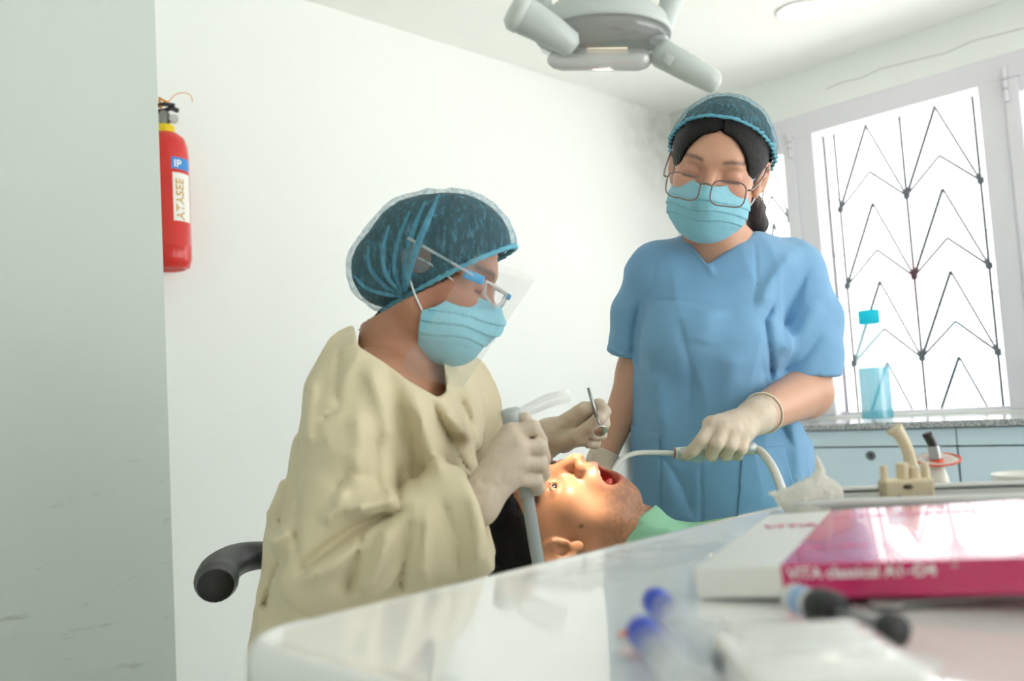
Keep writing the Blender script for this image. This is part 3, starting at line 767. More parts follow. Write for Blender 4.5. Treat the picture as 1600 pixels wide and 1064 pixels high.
hC = dict(wrist=P(740, 788, 1.10), mcps=PP((800, 678, 1.12), (808, 700, 1.108), (808, 722, 1.108), (801, 745, 1.113)),
          fingers=[PP((832, 668, 1.12), (844, 690, 1.15), (834, 704, 1.17)), PP((843, 698, 1.115), (849, 715, 1.15), (836, 722, 1.17)),
                   PP((843, 724, 1.12), (848, 740, 1.15), (834, 745, 1.17)), PP((834, 750, 1.125), (840, 762, 1.15), (826, 765, 1.165))],
          thumb=PP((762, 745, 1.15), (783, 692, 1.175), (803, 664, 1.168), (820, 655, 1.15)))
hB = dict(wrist=P(856, 684, 1.45), mcps=PP((913, 642, 1.41), (919, 655, 1.425), (917, 670, 1.44), (909, 684, 1.445)),
          fingers=[PP((936, 633, 1.40), (945, 643, 1.385), (939, 652, 1.378)), PP((942, 650, 1.41), (944, 662, 1.39), (935, 665, 1.383)),
                   PP((939, 667, 1.42), (939, 678, 1.40), (929, 680, 1.39)), PP((929, 686, 1.43), (929, 692, 1.41), (920, 692, 1.40))],
          thumb=PP((882, 692, 1.425), (903, 682, 1.395), (922, 668, 1.382), (932, 656, 1.376)))
D_rows = [row(560, 568, 672, 1.28, 0.11), row(585, 525, 715, 1.28, 0.155), row(640, 478, 742, 1.28, 0.19), row(720, 446, 748, 1.28, 0.195), row(800, 428, 742, 1.28, 0.19),
          row(900, 412, 738, 1.28, 0.19), row(980, 402, 735, 1.28, 0.195), row(1100, 398, 745, 1.28, 0.20), row(1230, 396, 760, 1.28, 0.21)]
D_inner = [(z, x, y, rx - 0.022, ry - 0.022) for z, x, y, rx, ry in D_rows]
D_legs = [[np.array([-0.20, 1.17, 0.62]), np.array([0.08, 1.14, 0.56]), np.array([0.04, 1.12, 0.11])], [np.array([-0.20, 1.39, 0.62]), np.array([0.08, 1.44, 0.56]), np.array([0.04, 1.46, 0.11])]]
dent = thing('person', 'seated person in a beige gown and blue hair cap bending over the patient', 'person', (-0.2, 1.28, 0.0))
def D_hand(p, h, off):
    return near(p, (h['wrist'] + h['mcps'][1]) / 2, 0.15, lambda q: hand_sdf(q, h['wrist'], h['mcps'], h['fingers'], h['thumb'], off=off))
def head_at(p, fr, **kw): return near(p, fr.w(0, 0, -0.01), 0.19, lambda q: head_sdf(fr.loc(q), **kw) * fr.k)
def D_body(p):
    d = head_at(p, DL)
    d = smin(d, chain(p, [DL.w(-0.012, 0, -0.04), DL.w(-0.004, 0, -0.10), D_neck], [0.050, 0.047, 0.058], 0.02), 0.028)
    d = smin(d, seg(p, DL.w(0.005, -0.045, -0.05), P(672, 590, 1.24), 0.013, 0.010), 0.02)
    t = stack(p, D_inner)
    t = smin(t, seg(p, D_sh[0], D_sh[1], 0.05, 0.05), 0.05)
    d = smin(d, t, 0.03)
    d = smin(d, seg(p, P(600, 597, 1.15), P(688, 612, 1.27), 0.013, 0.012), 0.018)
    d = smin(d, chain(p, D_arm_n, [0.05, 0.044, 0.029], 0.02), 0.03)
    d = smin(d, chain(p, D_arm_f, [0.05, 0.044, 0.028], 0.02), 0.03)
    d = smin(d, D_hand(p, hC, -0.002), 0.01); d = smin(d, D_hand(p, hB, -0.002), 0.01)
    return np.where(half(p, D_p0, D_n) > -0.002, np.maximum(d, cap_shape(p) + 0.014), d)
def D_tint(V):
    q = DL.loc(V); m = mirror(q); c = np.tile(SKIN['dentist'], (len(V), 1))
    brow = np.exp(-((m[:, 2] - 0.028 - 0.25 * (m[:, 1] - 0.03) * (m[:, 1] < 0.03)) / 0.0045) ** 2) * sstep(m[:, 1], 0.010, 0.018) * sstep(-m[:, 1], -0.056, -0.048) * (q[:, 0] > 0.05)
    lash = np.exp(-((q[:, 2] + 0.0025) / 0.0022) ** 2) * sstep(m[:, 1], 0.016, 0.020) * sstep(-m[:, 1], -0.050, -0.046) * (q[:, 0] > 0.06)
    c = lerpc(c[0], np.array(lin((40, 30, 28))), np.clip(brow * 0.85 + lash * 0.8, 0, 1))
    blush = np.exp(-(((m[:, 1] - 0.05) / 0.03) ** 2 + ((q[:, 2] + 0.02) / 0.03) ** 2)) * (q[:, 0] > 0.02)
    return c * (1 + 0.10 * blush[:, None] * np.array([1, -0.6, -0.4]))
g = surface(D_body, np.array([-0.42, 1.0, 0.80]), np.array([0.24, 1.62, 1.40]), 0.0027)
put('body', g, SKM, dent, tint=D_tint(g[0]))
# gown
D_slv_n = PP((566, 622, 1.14), (545, 700, 1.095), (533, 800, 1.07), (527, 868, 1.06), (620, 850, 1.07), (700, 822, 1.085), (760, 800, 1.10))
D_slv_nr = [0.064, 0.060, 0.060, 0.064, 0.066, 0.064, 0.064]
D_slv_f = PP((705, 622, 1.43), (735, 700, 1.48), (765, 770, 1.51), (835, 705, 1.46))
D_folds = [
    ([(530, 545, 1), (526, 600, 1), (527, 640, 1)], 0.004, -0.004), ([(527, 640, 1), (500, 655, 1)], 0.004, -0.003),
    ([(468, 893, 1), (510, 858, 1), (560, 822, 1), (600, 806, 1), (628, 800, 1)], 0.010, -0.016),
    ([(480, 905, 1), (540, 870, 1), (575, 838, 1)], 0.013, 0.007), ([(535, 795, 1), (580, 790, 1), (625, 780, 1)], 0.012, 0.010),
    ([(520, 770, 1), (545, 740, 1), (580, 745, 1)], 0.012, -0.006), ([(505, 820, 1), (530, 790, 1), (535, 760, 1)], 0.010, 0.006),
    ([(566, 830, 1), (556, 880, 1), (540, 930, 1)], 0.012, -0.009), ([(610, 825, 1), (592, 880, 1), (575, 930, 1)], 0.012, 0.008),
    ([(640, 810, 1), (634, 870, 1), (622, 930, 1)], 0.011, -0.008), ([(668, 800, 1), (666, 850, 1), (662, 910, 1)], 0.009, 0.008),
    ([(690, 780, 1), (715, 850, 1), (720, 900, 1)], 0.014, -0.007), ([(735, 770, 1), (748, 830, 1), (745, 890, 1)], 0.010, 0.006),
    ([(622, 640, 1), (626, 700, 1), (622, 800, 1)], 0.008, -0.009), ([(470, 600, 1), (467, 700, 1), (462, 800, 1), (462, 880, 1)], 0.008, -0.005),
    ([(600, 560, 1), (618, 620, 1), (640, 700, 1), (650, 760, 1)], 0.012, -0.006), ([(575, 570, 1), (600, 640, 1), (612, 690, 1)], 0.012, 0.005),
    ([(640, 610, 1), (665, 670, 1), (690, 740, 1)], 0.013, 0.007), ([(670, 620, 1), (690, 660, 1), (715, 710, 1), (735, 740, 1)], 0.010, -0.007),
    ([(690, 640, 1), (715, 665, 1), (740, 690, 1)], 0.010, 0.006), ([(715, 615, 1), (735, 660, 1), (745, 720, 1)], 0.008, -0.005),
    ([(440, 690, 1), (450, 760, 1), (432, 840, 1)], 0.014, -0.006), ([(450, 860, 1), (425, 905, 1), (412, 960, 1)], 0.014, -0.007), ([(420, 850, 1), (455, 830, 1)], 0.010, 0.005),
    ([(490, 590, 1), (480, 640, 1), (478, 700, 1)], 0.010, 0.005), ([(560, 640, 1), (565, 700, 1), (550, 760, 1)], 0.014, 0.005), ([(590, 680, 1), (585, 740, 1), (600, 780, 1)], 0.012, -0.005)]
D_npoly = [(552, 505), (560, 541), (600, 566), (640, 596), (684, 621), (697, 612), (694, 575), (684, 545), (672, 480)]
def D_gown_base(p):
    t = stack(p, D_rows)
    t = smin(t, seg(p, D_sh[0], D_sh[1], 0.066, 0.064), 0.06)
    t = smin(t, chain(p, PP((575, 590, 1.17), (612, 566, 1.25)), [0.055, 0.05], 0.02), 0.05)
    s = chain(p, D_slv_n, D_slv_nr, 0.015)
    s = smin(s, chain(p, D_arm_n[:2] + [D_arm_n[1] * 0.4 + D_arm_n[2] * 0.6], [0.056, 0.058, 0.05], 0.02), 0.02)
    s = smax(s, half(p, P(748, 815, 1.09), cdir(0.95, 0.30, 0.0)), 0.006)
    f = chain(p, D_slv_f, [0.066, 0.062, 0.060, 0.046], 0.015)
    f = smax(f, half(p, P(832, 706, 1.46), cdir(0.85, 0.5, 0.1)), 0.006)
    sk = chain(p, [D_legs[0][0], D_legs[0][1] + np.array([0.02, 0, 0])], [0.13, 0.09], 0.03)
    sk = smin(sk, chain(p, [D_legs[1][0], D_legs[1][1] + np.array([0.02, 0, 0])], [0.13, 0.09], 0.03), 0.06)
    d = smin(smin(t, f, 0.03), sk, 0.05)
    return smin(d, s, 0.012)
def D_gown(p):
    d = D_gown_base(p); m = np.abs(d) < 0.06
    if m.any():
        q = p[m]; e = d[m]; add = 0
        for pts, w, a in D_folds: add = add + stroke(q, pts, w, a)
        front = sstep(-(q - f4(EYE)) @ f4(CF), -1.55, -1.30)
        q2 = q + 0.03 * np.stack([snoise(q, 9, 5.0), snoise(q, 9, 9.0), snoise(q, 9, 2.0)], 1).astype(np.float32)
        rid = np.maximum(0, 1 - np.abs(snoise(q2 * f4([1, 1, 0.5]), 15)) * 2.2) ** 2
        e = e + 2.1 * add * (0.3 + 0.7 * front) - 0.0060 * rid + 0.0012 * snoise(q, 40, 3.0)
        inn = smin(stack(q, D_inner) - 0.005, seg(q, D_sh[0], D_sh[1], 0.053, 0.053), 0.05)
        inn = smin(inn, smax(chain(q, D_arm_n, [0.054, 0.048, 0.034], 0.02), half(q, P(742, 815, 1.09), cdir(0.95, 0.30, 0.0)), 0.004), 0.034)
        e = smin(e, inn, 0.006)
        x, y, w_ = pix(q)
        cut = np.maximum(poly_sd(x, y, D_npoly) * 0.0009, w_ - 1.37)
        e = smax(e, -cut, 0.004)
        e = smax(e, -seg(q, D_neck + np.array([0, 0, 0.02]), DL.w(-0.004, 0, -0.08), 0.052, 0.05), 0.004)
        e = smax(e, -chain(q, PP((712, 808, 1.09), (775, 782, 1.10)), [0.022, 0.052]), 0.004)
        d[m] = e
    return d
g = surface(D_gown, np.array([-0.46, 0.93, 0.42]), np.array([0.36, 1.66, 1.28]), 0.0038)
put('gown', g, GOWNM, dent)
put('neck_tie', tube(PP((715, 592, 1.40), (722, 596, 1.395), (727, 600, 1.39)), 0.0028, 6), mat('orange tie', (235, 175, 110), 0.7), dent)
# trousers and shoes
for l in D_legs:
    g = surface(lambda p: chain(p, [l[0] * 0.4 + l[1] * 0.6, l[1], l[2]], [0.08, 0.072, 0.055], 0.03) + 0.003 * snoise(p, 20), *bounds(*l, pad=0.1), 0.009)
    put('trouser_leg', g, NAVY, dent)
    a = l[2]
    g = surface(lambda p: smax(smin(ell(p, a + np.array([0.10, 0, -0.065]), (0.10, 0.045, 0.055)), ell(p, a + np.array([0.0, 0, -0.055]), (0.055, 0.042, 0.06)), 0.04), -(p[:, 2] - 0.0), 0.006), a + np.array([-0.1, -0.08, -0.12]), a + np.array([0.24, 0.08, 0.06]), 0.006)
    put('shoe', g, SHOE, dent)
# gloves
def glove(name, h, fore, cuff, parent, label=None, lip=0.0315):
    """hand glove with a cuff reaching back along the forearm direction"""
    w = h['wrist']; d = np.asarray(fore) - w; d /= np.linalg.norm(d); end = w + d * cuff
    def f(p):
        e = hand_sdf(p, w, h['mcps'], h['fingers'], h['thumb'], off=0.0006)
        s = seg(p, w - d * 0.005, end + d * 0.02, 0.0285, lip)
        rip = (p - f4(w)) @ f4(d)
        s = s - 0.0010 * np.cos(rip * 520) * sstep(rip, 0.0, 0.02)
        e = smin(e, s, 0.014)
        e = e + 0.0006 * snoise(p, 130)
        return smax(e, half(p, end, d), 0.002)
    pts = [w, end] + list(h['mcps']) + [q for fi in h['fingers'] for q in fi] + list(h['thumb'])
    g = surface(f, *bounds(*pts, pad=0.045), 0.0016)
    o = put(name, g, GLOVE, parent)
    x, y, z = frame_of(d); t = np.linspace(0, 2 * np.pi, 40, endpoint=False)
    put('rolled_edge', tube([end + (lip + 0.0004) * (math.cos(a) * x + math.sin(a) * y) for a in t], 0.0017, 8, closed=True), mat('glove edge', (228, 220, 200), 0.5), o)
    return o
glove('glove', hC, D_arm_n[1], 0.035, dent)
glove('glove', hB, D_arm_f[1], 0.030, dent)
x, y, z = frame_of(D_arm_f[1] - hB['wrist']); c = hB['wrist'] + z * 0.040
put('knit_cuff', lathe([(0.034, -0.012), (0.0365, 0.0), (0.038, 0.03), (0.038, 0.05), (0.03, 0.052)], c, z, 32), mat('grey knit', (128, 130, 128), 0.9, bump=('noise', 300, 0.8, 0.004)), dent)
# hair under the cap
D_cw = [([(684, 306, 1), (660, 360, 1), (642, 410, 1), (634, 462, 1)], 0.0055, 0.007), ([(672, 315, 1), (648, 365, 1), (632, 415, 1), (630, 455, 1)], 0.005, -0.005),
        ([(655, 315, 1), (632, 370, 1), (622, 420, 1), (628, 455, 1)], 0.005, 0.005), ([(630, 330, 1), (612, 380, 1), (610, 420, 1), (628, 458, 1)], 0.005, -0.004),
        ([(600, 350, 1), (590, 395, 1), (600, 430, 1), (628, 460, 1)], 0.005, 0.005), ([(570, 385, 1), (575, 420, 1), (600, 448, 1), (630, 462, 1)], 0.005, -0.004),
        ([(548, 430, 1), (570, 450, 1), (600, 460, 1), (632, 465, 1)], 0.005, 0.005), ([(548, 470, 1), (580, 475, 1), (620, 470, 1)], 0.005, -0.004)]
def D_cap(p):
    d = cap_shape(p)
    m = np.abs(d) < 0.04
    if m.any():
        q = p[m]; e = d[m]
        for pts, w, a in D_cw: e = e + stroke(q, pts, w, a * 0.8)
        hb = half(q, D_p0, D_n); t = np.arctan2((q - f4(D_p0)) @ f4(CF), (q - f4(D_p0)) @ f4(D_t))
        e = e + 0.0020 * np.sin(t * 46) * np.exp(-np.maximum(hb, 0) / 0.022) + 0.0016 * snoise(q, 60) + 0.0009 * snoise(q, 130)
        d[m] = e
    return d
def D_hair(p):
    q = DL.loc(p); d = cap_shape(p) + 0.0065
    d = smax(d, -half(p, D_p0 + 0.004 * D_n, D_n), 0.004)
    d = smax(d, -ell(mirror(q), (-0.006, 0.082, -0.004), (0.030, 0.03, 0.038)), 0.006)
    d = np.maximum(d, cap_shape(p) + 0.0065)
    return d + 0.0008 * snoise(p * f4([1, 1, 1]), 120)
put('hair', surface(D_hair, *bounds(P(530, 280, 1.1), P(830, 500, 1.1), P(530, 280, 1.36), P(830, 500, 1.36), pad=0.02), 0.003), HAIR, dent)
for k, (a, b, c) in enumerate((((602, 482), (588, 500), (566, 520)), ((598, 484), (578, 505), (560, 516)), ((606, 484), (596, 505), (580, 522)))):
    put('hair_wisp', tube(PP((*a, 1.25), (*b, 1.23 + 0.01 * k), (*c, 1.23)), [0.004, 0.0025, 0.0006], 6, smooth=5), HAIR, dent)
g = surface(D_cap, *bounds(P(530, 280, 1.1), P(830, 500, 1.1), P(530, 280, 1.36), P(830, 500, 1.36), pad=0.03), 0.0026)
g = trim(g, lambda V: (V - D_p0) @ D_n > 0)
put('hair_cap', polish_edge(*g), CAPM, dent)
rg = ring_on(D_cap, D_p0, D_t, CF, 90, 0.2)
put('cap_band', tube(rg + D_n * 0.002, 0.0035 + 0.0008 * np.sin(np.arange(90) * 2.2), 8, closed=True), CAPB, dent)
# gathered folds of the cap, running to the point behind the ear
FOLDM = sheet_mat('gathered cap fleece', (126, 196, 222), 0.42, gloss=0.0, rough=0.8, noise_scale=170)
def on_cap(px, py):
    ds = np.linspace(1.08, 1.30, 120); v = D_cap(f4([P(px, py, t) for t in ds])); i = int(np.argmax(v < 0)) if (v < 0).any() else 60
    return P(px, py, ds[i])
for pts, r_ in (([(686, 304), (668, 345), (650, 390), (638, 430), (633, 460)], 0.0042), ([(664, 316), (645, 362), (633, 412), (630, 455)], 0.0034), ([(640, 330), (622, 376), (616, 420), (628, 457)], 0.0030),
                ([(608, 352), (598, 392), (604, 430), (628, 460)], 0.0028), ([(575, 385), (578, 418), (600, 446), (629, 461)], 0.0028), ([(552, 430), (572, 450), (602, 460), (631, 464)], 0.0026)):
    q_ = smooth_path([(*a, 0.0) for a in pts], 6); w_ = [on_cap(a[0], a[1]) for a in q_]
    put('cap_fold', tube(w_, r_ * np.clip(np.sin(np.linspace(0.25, 2.9, len(w_))) + 0.15, 0.1, 1), 8, flat=(CF, 0.6)), FOLDM, dent)
# mask
(gm, _mf) = face_mask_geo(DL)
mk = put('face_mask', polish_edge(*gm), MASK, dent); md = mk.modifiers.new('thickness', 'SOLIDIFY'); md.thickness = 0.0012
def loops(fr, parent, under=False):
    for s in (-1, 1):
        if under:      # ears are under the cap: each strand runs up beneath the band
            put('ear_loop', tube(fr.ws([(0.066, 0.058 * s, -0.004), (0.036, 0.0685 * s, 0.004), (0.012, 0.069 * s, 0.010), (-0.012, 0.060 * s, 0.012)]), 0.0013, 6, smooth=5), LOOP, parent)
            put('ear_loop', tube(fr.ws([(0.032, 0.066 * s, -0.056), (0.012, 0.069 * s, -0.036), (0.000, 0.066 * s, -0.022), (-0.012, 0.055 * s, -0.012)]), 0.0013, 6, smooth=5), LOOP, parent)
            continue
        put('ear_loop', tube(fr.ws([(0.066, 0.058 * s, -0.004), (0.030, 0.071 * s, 0.006), (0.000, 0.076 * s, 0.019), (-0.022, 0.071 * s, 0.020), (-0.030, 0.068 * s, 0.000), (-0.022, 0.070 * s, -0.022), (0.000, 0.073 * s, -0.036), (0.030, 0.065 * s, -0.055)]), 0.0013, 6, smooth=5), LOOP, parent)
loops(DL, dent, True)
# ---- clear face shield worn on spectacle-like arms
sh = thing('face_shield', 'clear plastic face shield with blue brow pads in front of the seated person', 'face shield', DL.w(0.10, 0, -0.03))
CLEAR = sheet_mat('shield plastic', (240, 244, 244), 0.90, gloss=0.035, rough=0.05)
CLRF = sheet_mat('clear frame plastic', (235, 242, 245), 0.45, gloss=0.18, rough=0.08)
V = []; F = []
nz, nt_ = 22, 33
for i in range(nz):
    z = 0.040 - 0.178 * i / (nz - 1); xf = 0.150 - 0.040 * (0.040 - z) / 0.17
    for k in range(nt_):
        t = math.radians(-84 + 168 * k / (nt_ - 1)); V.append(DL.w(xf - 0.088 * (1 - math.cos(t)), 0.086 * math.sin(t), z + 0.004 * math.cos(t)))
for i in range(nz - 1):
    for k in range(nt_ - 1): F.append([i * nt_ + k, i * nt_ + k + 1, (i + 1) * nt_ + k + 1, (i + 1) * nt_ + k])
o = put('visor', (V, F), CLEAR, sh)
rimv = [V[i * nt_] for i in range(nz)] ; rimw = [V[i * nt_ + nt_ - 1] for i in range(nz)]
for s in (-1, 1):
    put('temple_arm', tube(DL.ws([(-0.020, 0.086 * s, 0.030), (0.02, 0.086 * s, 0.024), (0.062, 0.078 * s, 0.017), (0.092, 0.062 * s, 0.012)]), 0.0010, 8, smooth=5, flat=(DL.U, 1.8)), CLRF, sh)
    put('brow_pad', obox(DL.w(0.078, 0.068 * s, 0.013), [DL.F * 0.9 - DL.L * s * 0.42, DL.L * s * 0.9 + DL.F * 0.42, DL.U], (0.014, 0.003, 0.006), 0.002), mat('blue pad', (40, 160, 222), 0.35), sh)
    fr_ = put('lens_frame', tube(DL.ws([(0.094, 0.060 * s, 0.014), (0.112, 0.040 * s, 0.012), (0.120, 0.012 * s, 0.010), (0.119, 0.012 * s, -0.004), (0.114, 0.030 * s, -0.014), (0.098, 0.056 * s, -0.004)]), 0.0022, 8, closed=True), CLRF, sh)
put('brow_pad', obox(DL.w(0.121, 0.012, 0.008), [DL.F, DL.L, DL.U], (0.004, 0.008, 0.004), 0.0015), MATS['blue pad'], sh)

# ---------------------------------------------------------------- the standing assistant
AL = Frame(P(1120, 267, 1.565), cdir(-0.32, -0.29, 0.90), cdir(0.13, 0.93, 0.30), 1.0)
A_n = AL.M.T @ np.array([-0.60, 0, 0.80]); A_t = AL.M.T @ np.array([0.80, 0, 0.60]); A_p0 = AL.w(0.000, 0, 0.042)
def A_cap(p):
    q = AL.loc(p); d = ell(q, (-0.008, 0, 0.040), (0.102, 0.086, 0.090))
    d = smin(d, ell(q, (-0.045, 0, 0.035), (0.075, 0.088, 0.082)), 0.03)
    hb = half(p, A_p0, A_n); t = np.arctan2((p - f4(A_p0)) @ f4(AL.L), (p - f4(A_p0)) @ f4(A_t))
    return d + 0.0022 * np.sin(t * 44) * np.exp(-np.maximum(hb, 0) / 0.025) + 0.0022 * snoise(p, 55) + 0.0010 * snoise(p, 120)
A_neck = P(1128, 385, 1.64)
asst = thing('person', 'standing person in blue short-sleeved scrubs, glasses, mask and blue hair cap', 'person', (P(1128, 700, 1.68)[0], 1.68, 0.0))
A_sh = [P(1030, 428, 1.66), P(1232, 428, 1.70)]
A_arm_l = PP((1032, 428, 1.66), (996, 582, 1.70), (943, 716, 1.665))          # nearer the patient's far cheek
A_arm_r = PP((1232, 428, 1.70), (1258, 612, 1.64), (1184, 650, 1.465))         # holds the suction tube
hA = dict(wrist=P(1181, 651, 1.46), mcps=PP((1112, 664, 1.40), (1129, 668, 1.394), (1147, 673, 1.398), (1164, 679, 1.408)),
          fingers=[PP((1096, 688, 1.382), (1083, 704, 1.388), (1074, 711, 1.398)), PP((1120, 694, 1.374), (1111, 710, 1.388), (1113, 714, 1.408)),
                   PP((1141, 697, 1.378), (1133, 710, 1.394), (1136, 713, 1.412)), PP((1158, 700, 1.388), (1150, 710, 1.404), (1153, 712, 1.420))],
          thumb=PP((1160, 680, 1.47), (1128, 694, 1.462), (1104, 703, 1.448), (1086, 707, 1.430)))
def relaxed_hand(w, d, side, curl):
    """five slightly curled fingers; d towards the fingertips, side towards the little finger, curl towards the palm"""
    w, d, side, curl = [np.asarray(v, float) for v in (w, d, side, curl)]
    d, side, curl = [v / np.linalg.norm(v) for v in (d, side, curl)]
    mc = [w + d * l + side * s for l, s in ((0.088, -0.027), (0.092, -0.009), (0.088, 0.009), (0.080, 0.026))]
    fi = [[m + d * a + curl * 0.006, m + d * (a + b) + curl * 0.022, m + d * (a + b + c * 0.7) + curl * 0.040] for m, (a, b, c) in zip(mc, ((0.040, 0.024, 0.020), (0.044, 0.027, 0.021), (0.041, 0.025, 0.020), (0.031, 0.019, 0.017)))]
    th = [w + d * 0.02 - side * 0.018, w + d * 0.052 - side * 0.040 + curl * 0.012, w + d * 0.082 - side * 0.048 + curl * 0.020, w + d * 0.105 - side * 0.046 + curl * 0.026]
    return dict(wrist=w, mcps=mc, fingers=fi, thumb=th)
hE = relaxed_hand(A_arm_l[2], P(915, 800, 1.58) - A_arm_l[2], cdir(1, 0.3, 0.2), cdir(-0.2, 0.1, 0.95))
A_rows = [row(372, 1085, 1185, 1.67, 0.060), row(392, 1040, 1226, 1.67, 0.085), row(425, 1004, 1250, 1.675, 0.105), row(470, 1000, 1238, 1.675, 0.118), row(520, 992, 1222, 1.67, 0.128),
          row(600, 987, 1234, 1.67, 0.124), row(680, 985, 1260, 1.67, 0.128), row(760, 988, 1272, 1.67, 0.135), row(850, 992, 1278, 1.67, 0.138), row(960, 996, 1280, 1.67, 0.140)]
A_inner = [(z, x, y, rx - 0.02, ry - 0.02) for z, x, y, rx, ry in A_rows]
def A_hand(p, h, off): return D_hand(p, h, off)
def A_body(p):
    d = head_at(p, AL)
    d = smin(d, chain(p, [AL.w(-0.015, 0, -0.04), AL.w(-0.022, 0, -0.09), A_neck], [0.050, 0.048, 0.056], 0.02), 0.026)
    t = stack(p, A_inner); t = smin(t, seg(p, A_sh[0], A_sh[1], 0.045, 0.045), 0.05)
    d = smin(d, t, 0.03)
    d = smin(d, chain(p, A_arm_l, [0.048, 0.037, 0.0225], 0.02), 0.02)
    d = smin(d, chain(p, A_arm_r, [0.05, 0.046, 0.0295], 0.02), 0.02)
    d = smin(d, A_hand(p, hA, -0.002), 0.01); d = smin(d, A_hand(p, hE, -0.002), 0.01)
    hb = half(p, A_p0, A_n); up = (hb > 0) & (hb < 0.2)
    if up.any(): d[up] = np.maximum(d[up], A_cap(p[up]) + 0.013)
    return d
def A_tint(V):
    q = AL.loc(V); m = mirror(q); base = SKIN['assistant']
    brow = np.exp(-((m[:, 2] - 0.030 - 0.25 * (m[:, 1] - 0.03) * (m[:, 1] < 0.03) + 0.25 * (m[:, 1] - 0.042) * (m[:, 1] > 0.042)) / 0.0035) ** 2) * sstep(m[:, 1], 0.012, 0.020) * sstep(-m[:, 1], -0.056, -0.046) * (q[:, 0] > 0.05)
    lash = np.exp(-((q[:, 2] + 0.0035) / 0.0020) ** 2) * sstep(m[:, 1], 0.016, 0.020) * sstep(-m[:, 1], -0.050, -0.046) * (q[:, 0] > 0.06)
    shade = np.exp(-((q[:, 2] - 0.004) / 0.010) ** 2 - ((m[:, 1] - 0.032) / 0.018) ** 2) * (q[:, 0] > 0.05)
    c = lerpc(base, np.array(lin((48, 36, 34))), np.clip(brow * 0.75 + lash * 0.85, 0, 1))
    c *= (1 - shade[:, None] * np.array([0.10, 0.13, 0.12]))
    blush = np.exp(-(((m[:, 1] - 0.045) / 0.03) ** 2 + ((q[:, 2] + 0.015) / 0.03) ** 2)) * (q[:, 0] > 0.02)
    return c * (1 + 0.08 * blush[:, None] * np.array([1, -0.8, -0.6]))
g = surface(A_body, *bounds(P(900, 160, 1.4), P(1320, 860, 1.4), P(900, 160, 1.8), P(1320, 880, 1.8), pad=0.02), 0.0027)
put('body', g, SKM, asst, tint=A_tint(g[0]))
A_sl = PP((1034, 430, 1.67), (1004, 490, 1.68), (990, 560, 1.69)); A_sr = PP((1226, 432, 1.70), (1262, 505, 1.70), (1262, 560, 1.67), (1256, 620, 1.645))
A_vpoly = [(1066, 335), (1068, 362), (1082, 385), (1105, 413), (1124, 400), (1186, 354), (1192, 330)]
A_folds = [([(1105, 410, 1), (1150, 380, 1), (1188, 352, 1)], 0.004, -0.003), ([(1068, 362, 1), (1105, 412, 1), (1116, 430, 1)], 0.004, 0.003),
    ([(1012, 470, 1), (1060, 470, 1), (1130, 477, 1), (1175, 475, 1)], 0.003, -0.0022), ([(1180, 380, 1), (1182, 440, 1), (1176, 480, 1)], 0.003, -0.002), ([(1035, 380, 1), (1020, 430, 1), (1012, 470, 1)], 0.003, -0.002),
    ([(1240, 395, 1), (1205, 440, 1), (1190, 480, 1)], 0.010, 0.006), ([(1212, 470, 1), (1196, 500, 1), (1204, 560, 1), (1206, 600, 1)], 0.009, -0.010),
    ([(1265, 420, 1), (1235, 480, 1), (1222, 520, 1)], 0.012, -0.006), ([(1280, 470, 1), (1250, 520, 1), (1225, 560, 1)], 0.012, 0.006), ([(1285, 520, 1), (1255, 560, 1), (1215, 585, 1)], 0.010, -0.005),
    ([(1060, 500, 1), (1080, 580, 1), (1075, 660, 1)], 0.020, -0.005), ([(1010, 560, 1), (1030, 640, 1), (1040, 720, 1), (1050, 800, 1)], 0.018, 0.006),
    ([(1150, 540, 1), (1140, 620, 1), (1145, 720, 1)], 0.022, 0.005), ([(1190, 560, 1), (1205, 640, 1), (1240, 700, 1)], 0.014, -0.006), ([(1235, 640, 1), (1248, 720, 1), (1250, 800, 1)], 0.012, 0.006),
    ([(1030, 700, 1), (1065, 760, 1), (1085, 812, 1)], 0.014, -0.005), ([(1095, 720, 1), (1096, 812, 1), (1098, 900, 1)], 0.0028, -0.0025), ([(1000, 470, 1), (990, 520, 1), (987, 566, 1)], 0.008, -0.008),
    ([(1215, 590, 1), (1258, 594, 1), (1304, 576, 1)], 0.003, -0.002), ([(948, 535, 1), (985, 556, 1)], 0.003, -0.002), ([(1110, 480, 1), (1095, 540, 1)], 0.02, 0.004)]
def A_tunic_base(p):
    t = stack(p, A_rows); t = smin(t, seg(p, A_sh[0], A_sh[1], 0.058, 0.058), 0.06)
    t = smin(t, ell(p, P(1070, 525, 1.58), (0.062, 0.052, 0.062)), 0.06); t = smin(t, ell(p, P(1160, 528, 1.585), (0.062, 0.052, 0.062)), 0.06)
    l = smax(smin(chain(p, A_sl, [0.056, 0.054, 0.052], 0.02), chain(p, A_arm_l[:2], [0.050, 0.046]), 0.02), half(p, P(968, 556, 1.66), cdir(-0.42, -0.88, 0.0)), 0.004)
    r = smax(smin(chain(p, A_sr, [0.066, 0.062, 0.060, 0.062], 0.02), chain(p, A_arm_r[:2], [0.062, 0.056]), 0.02), half(p, P(1256, 593, 1.65), cdir(0.12, -0.98, 0.10)), 0.004)
    return smin(smin(t, l, 0.018), r, 0.014)
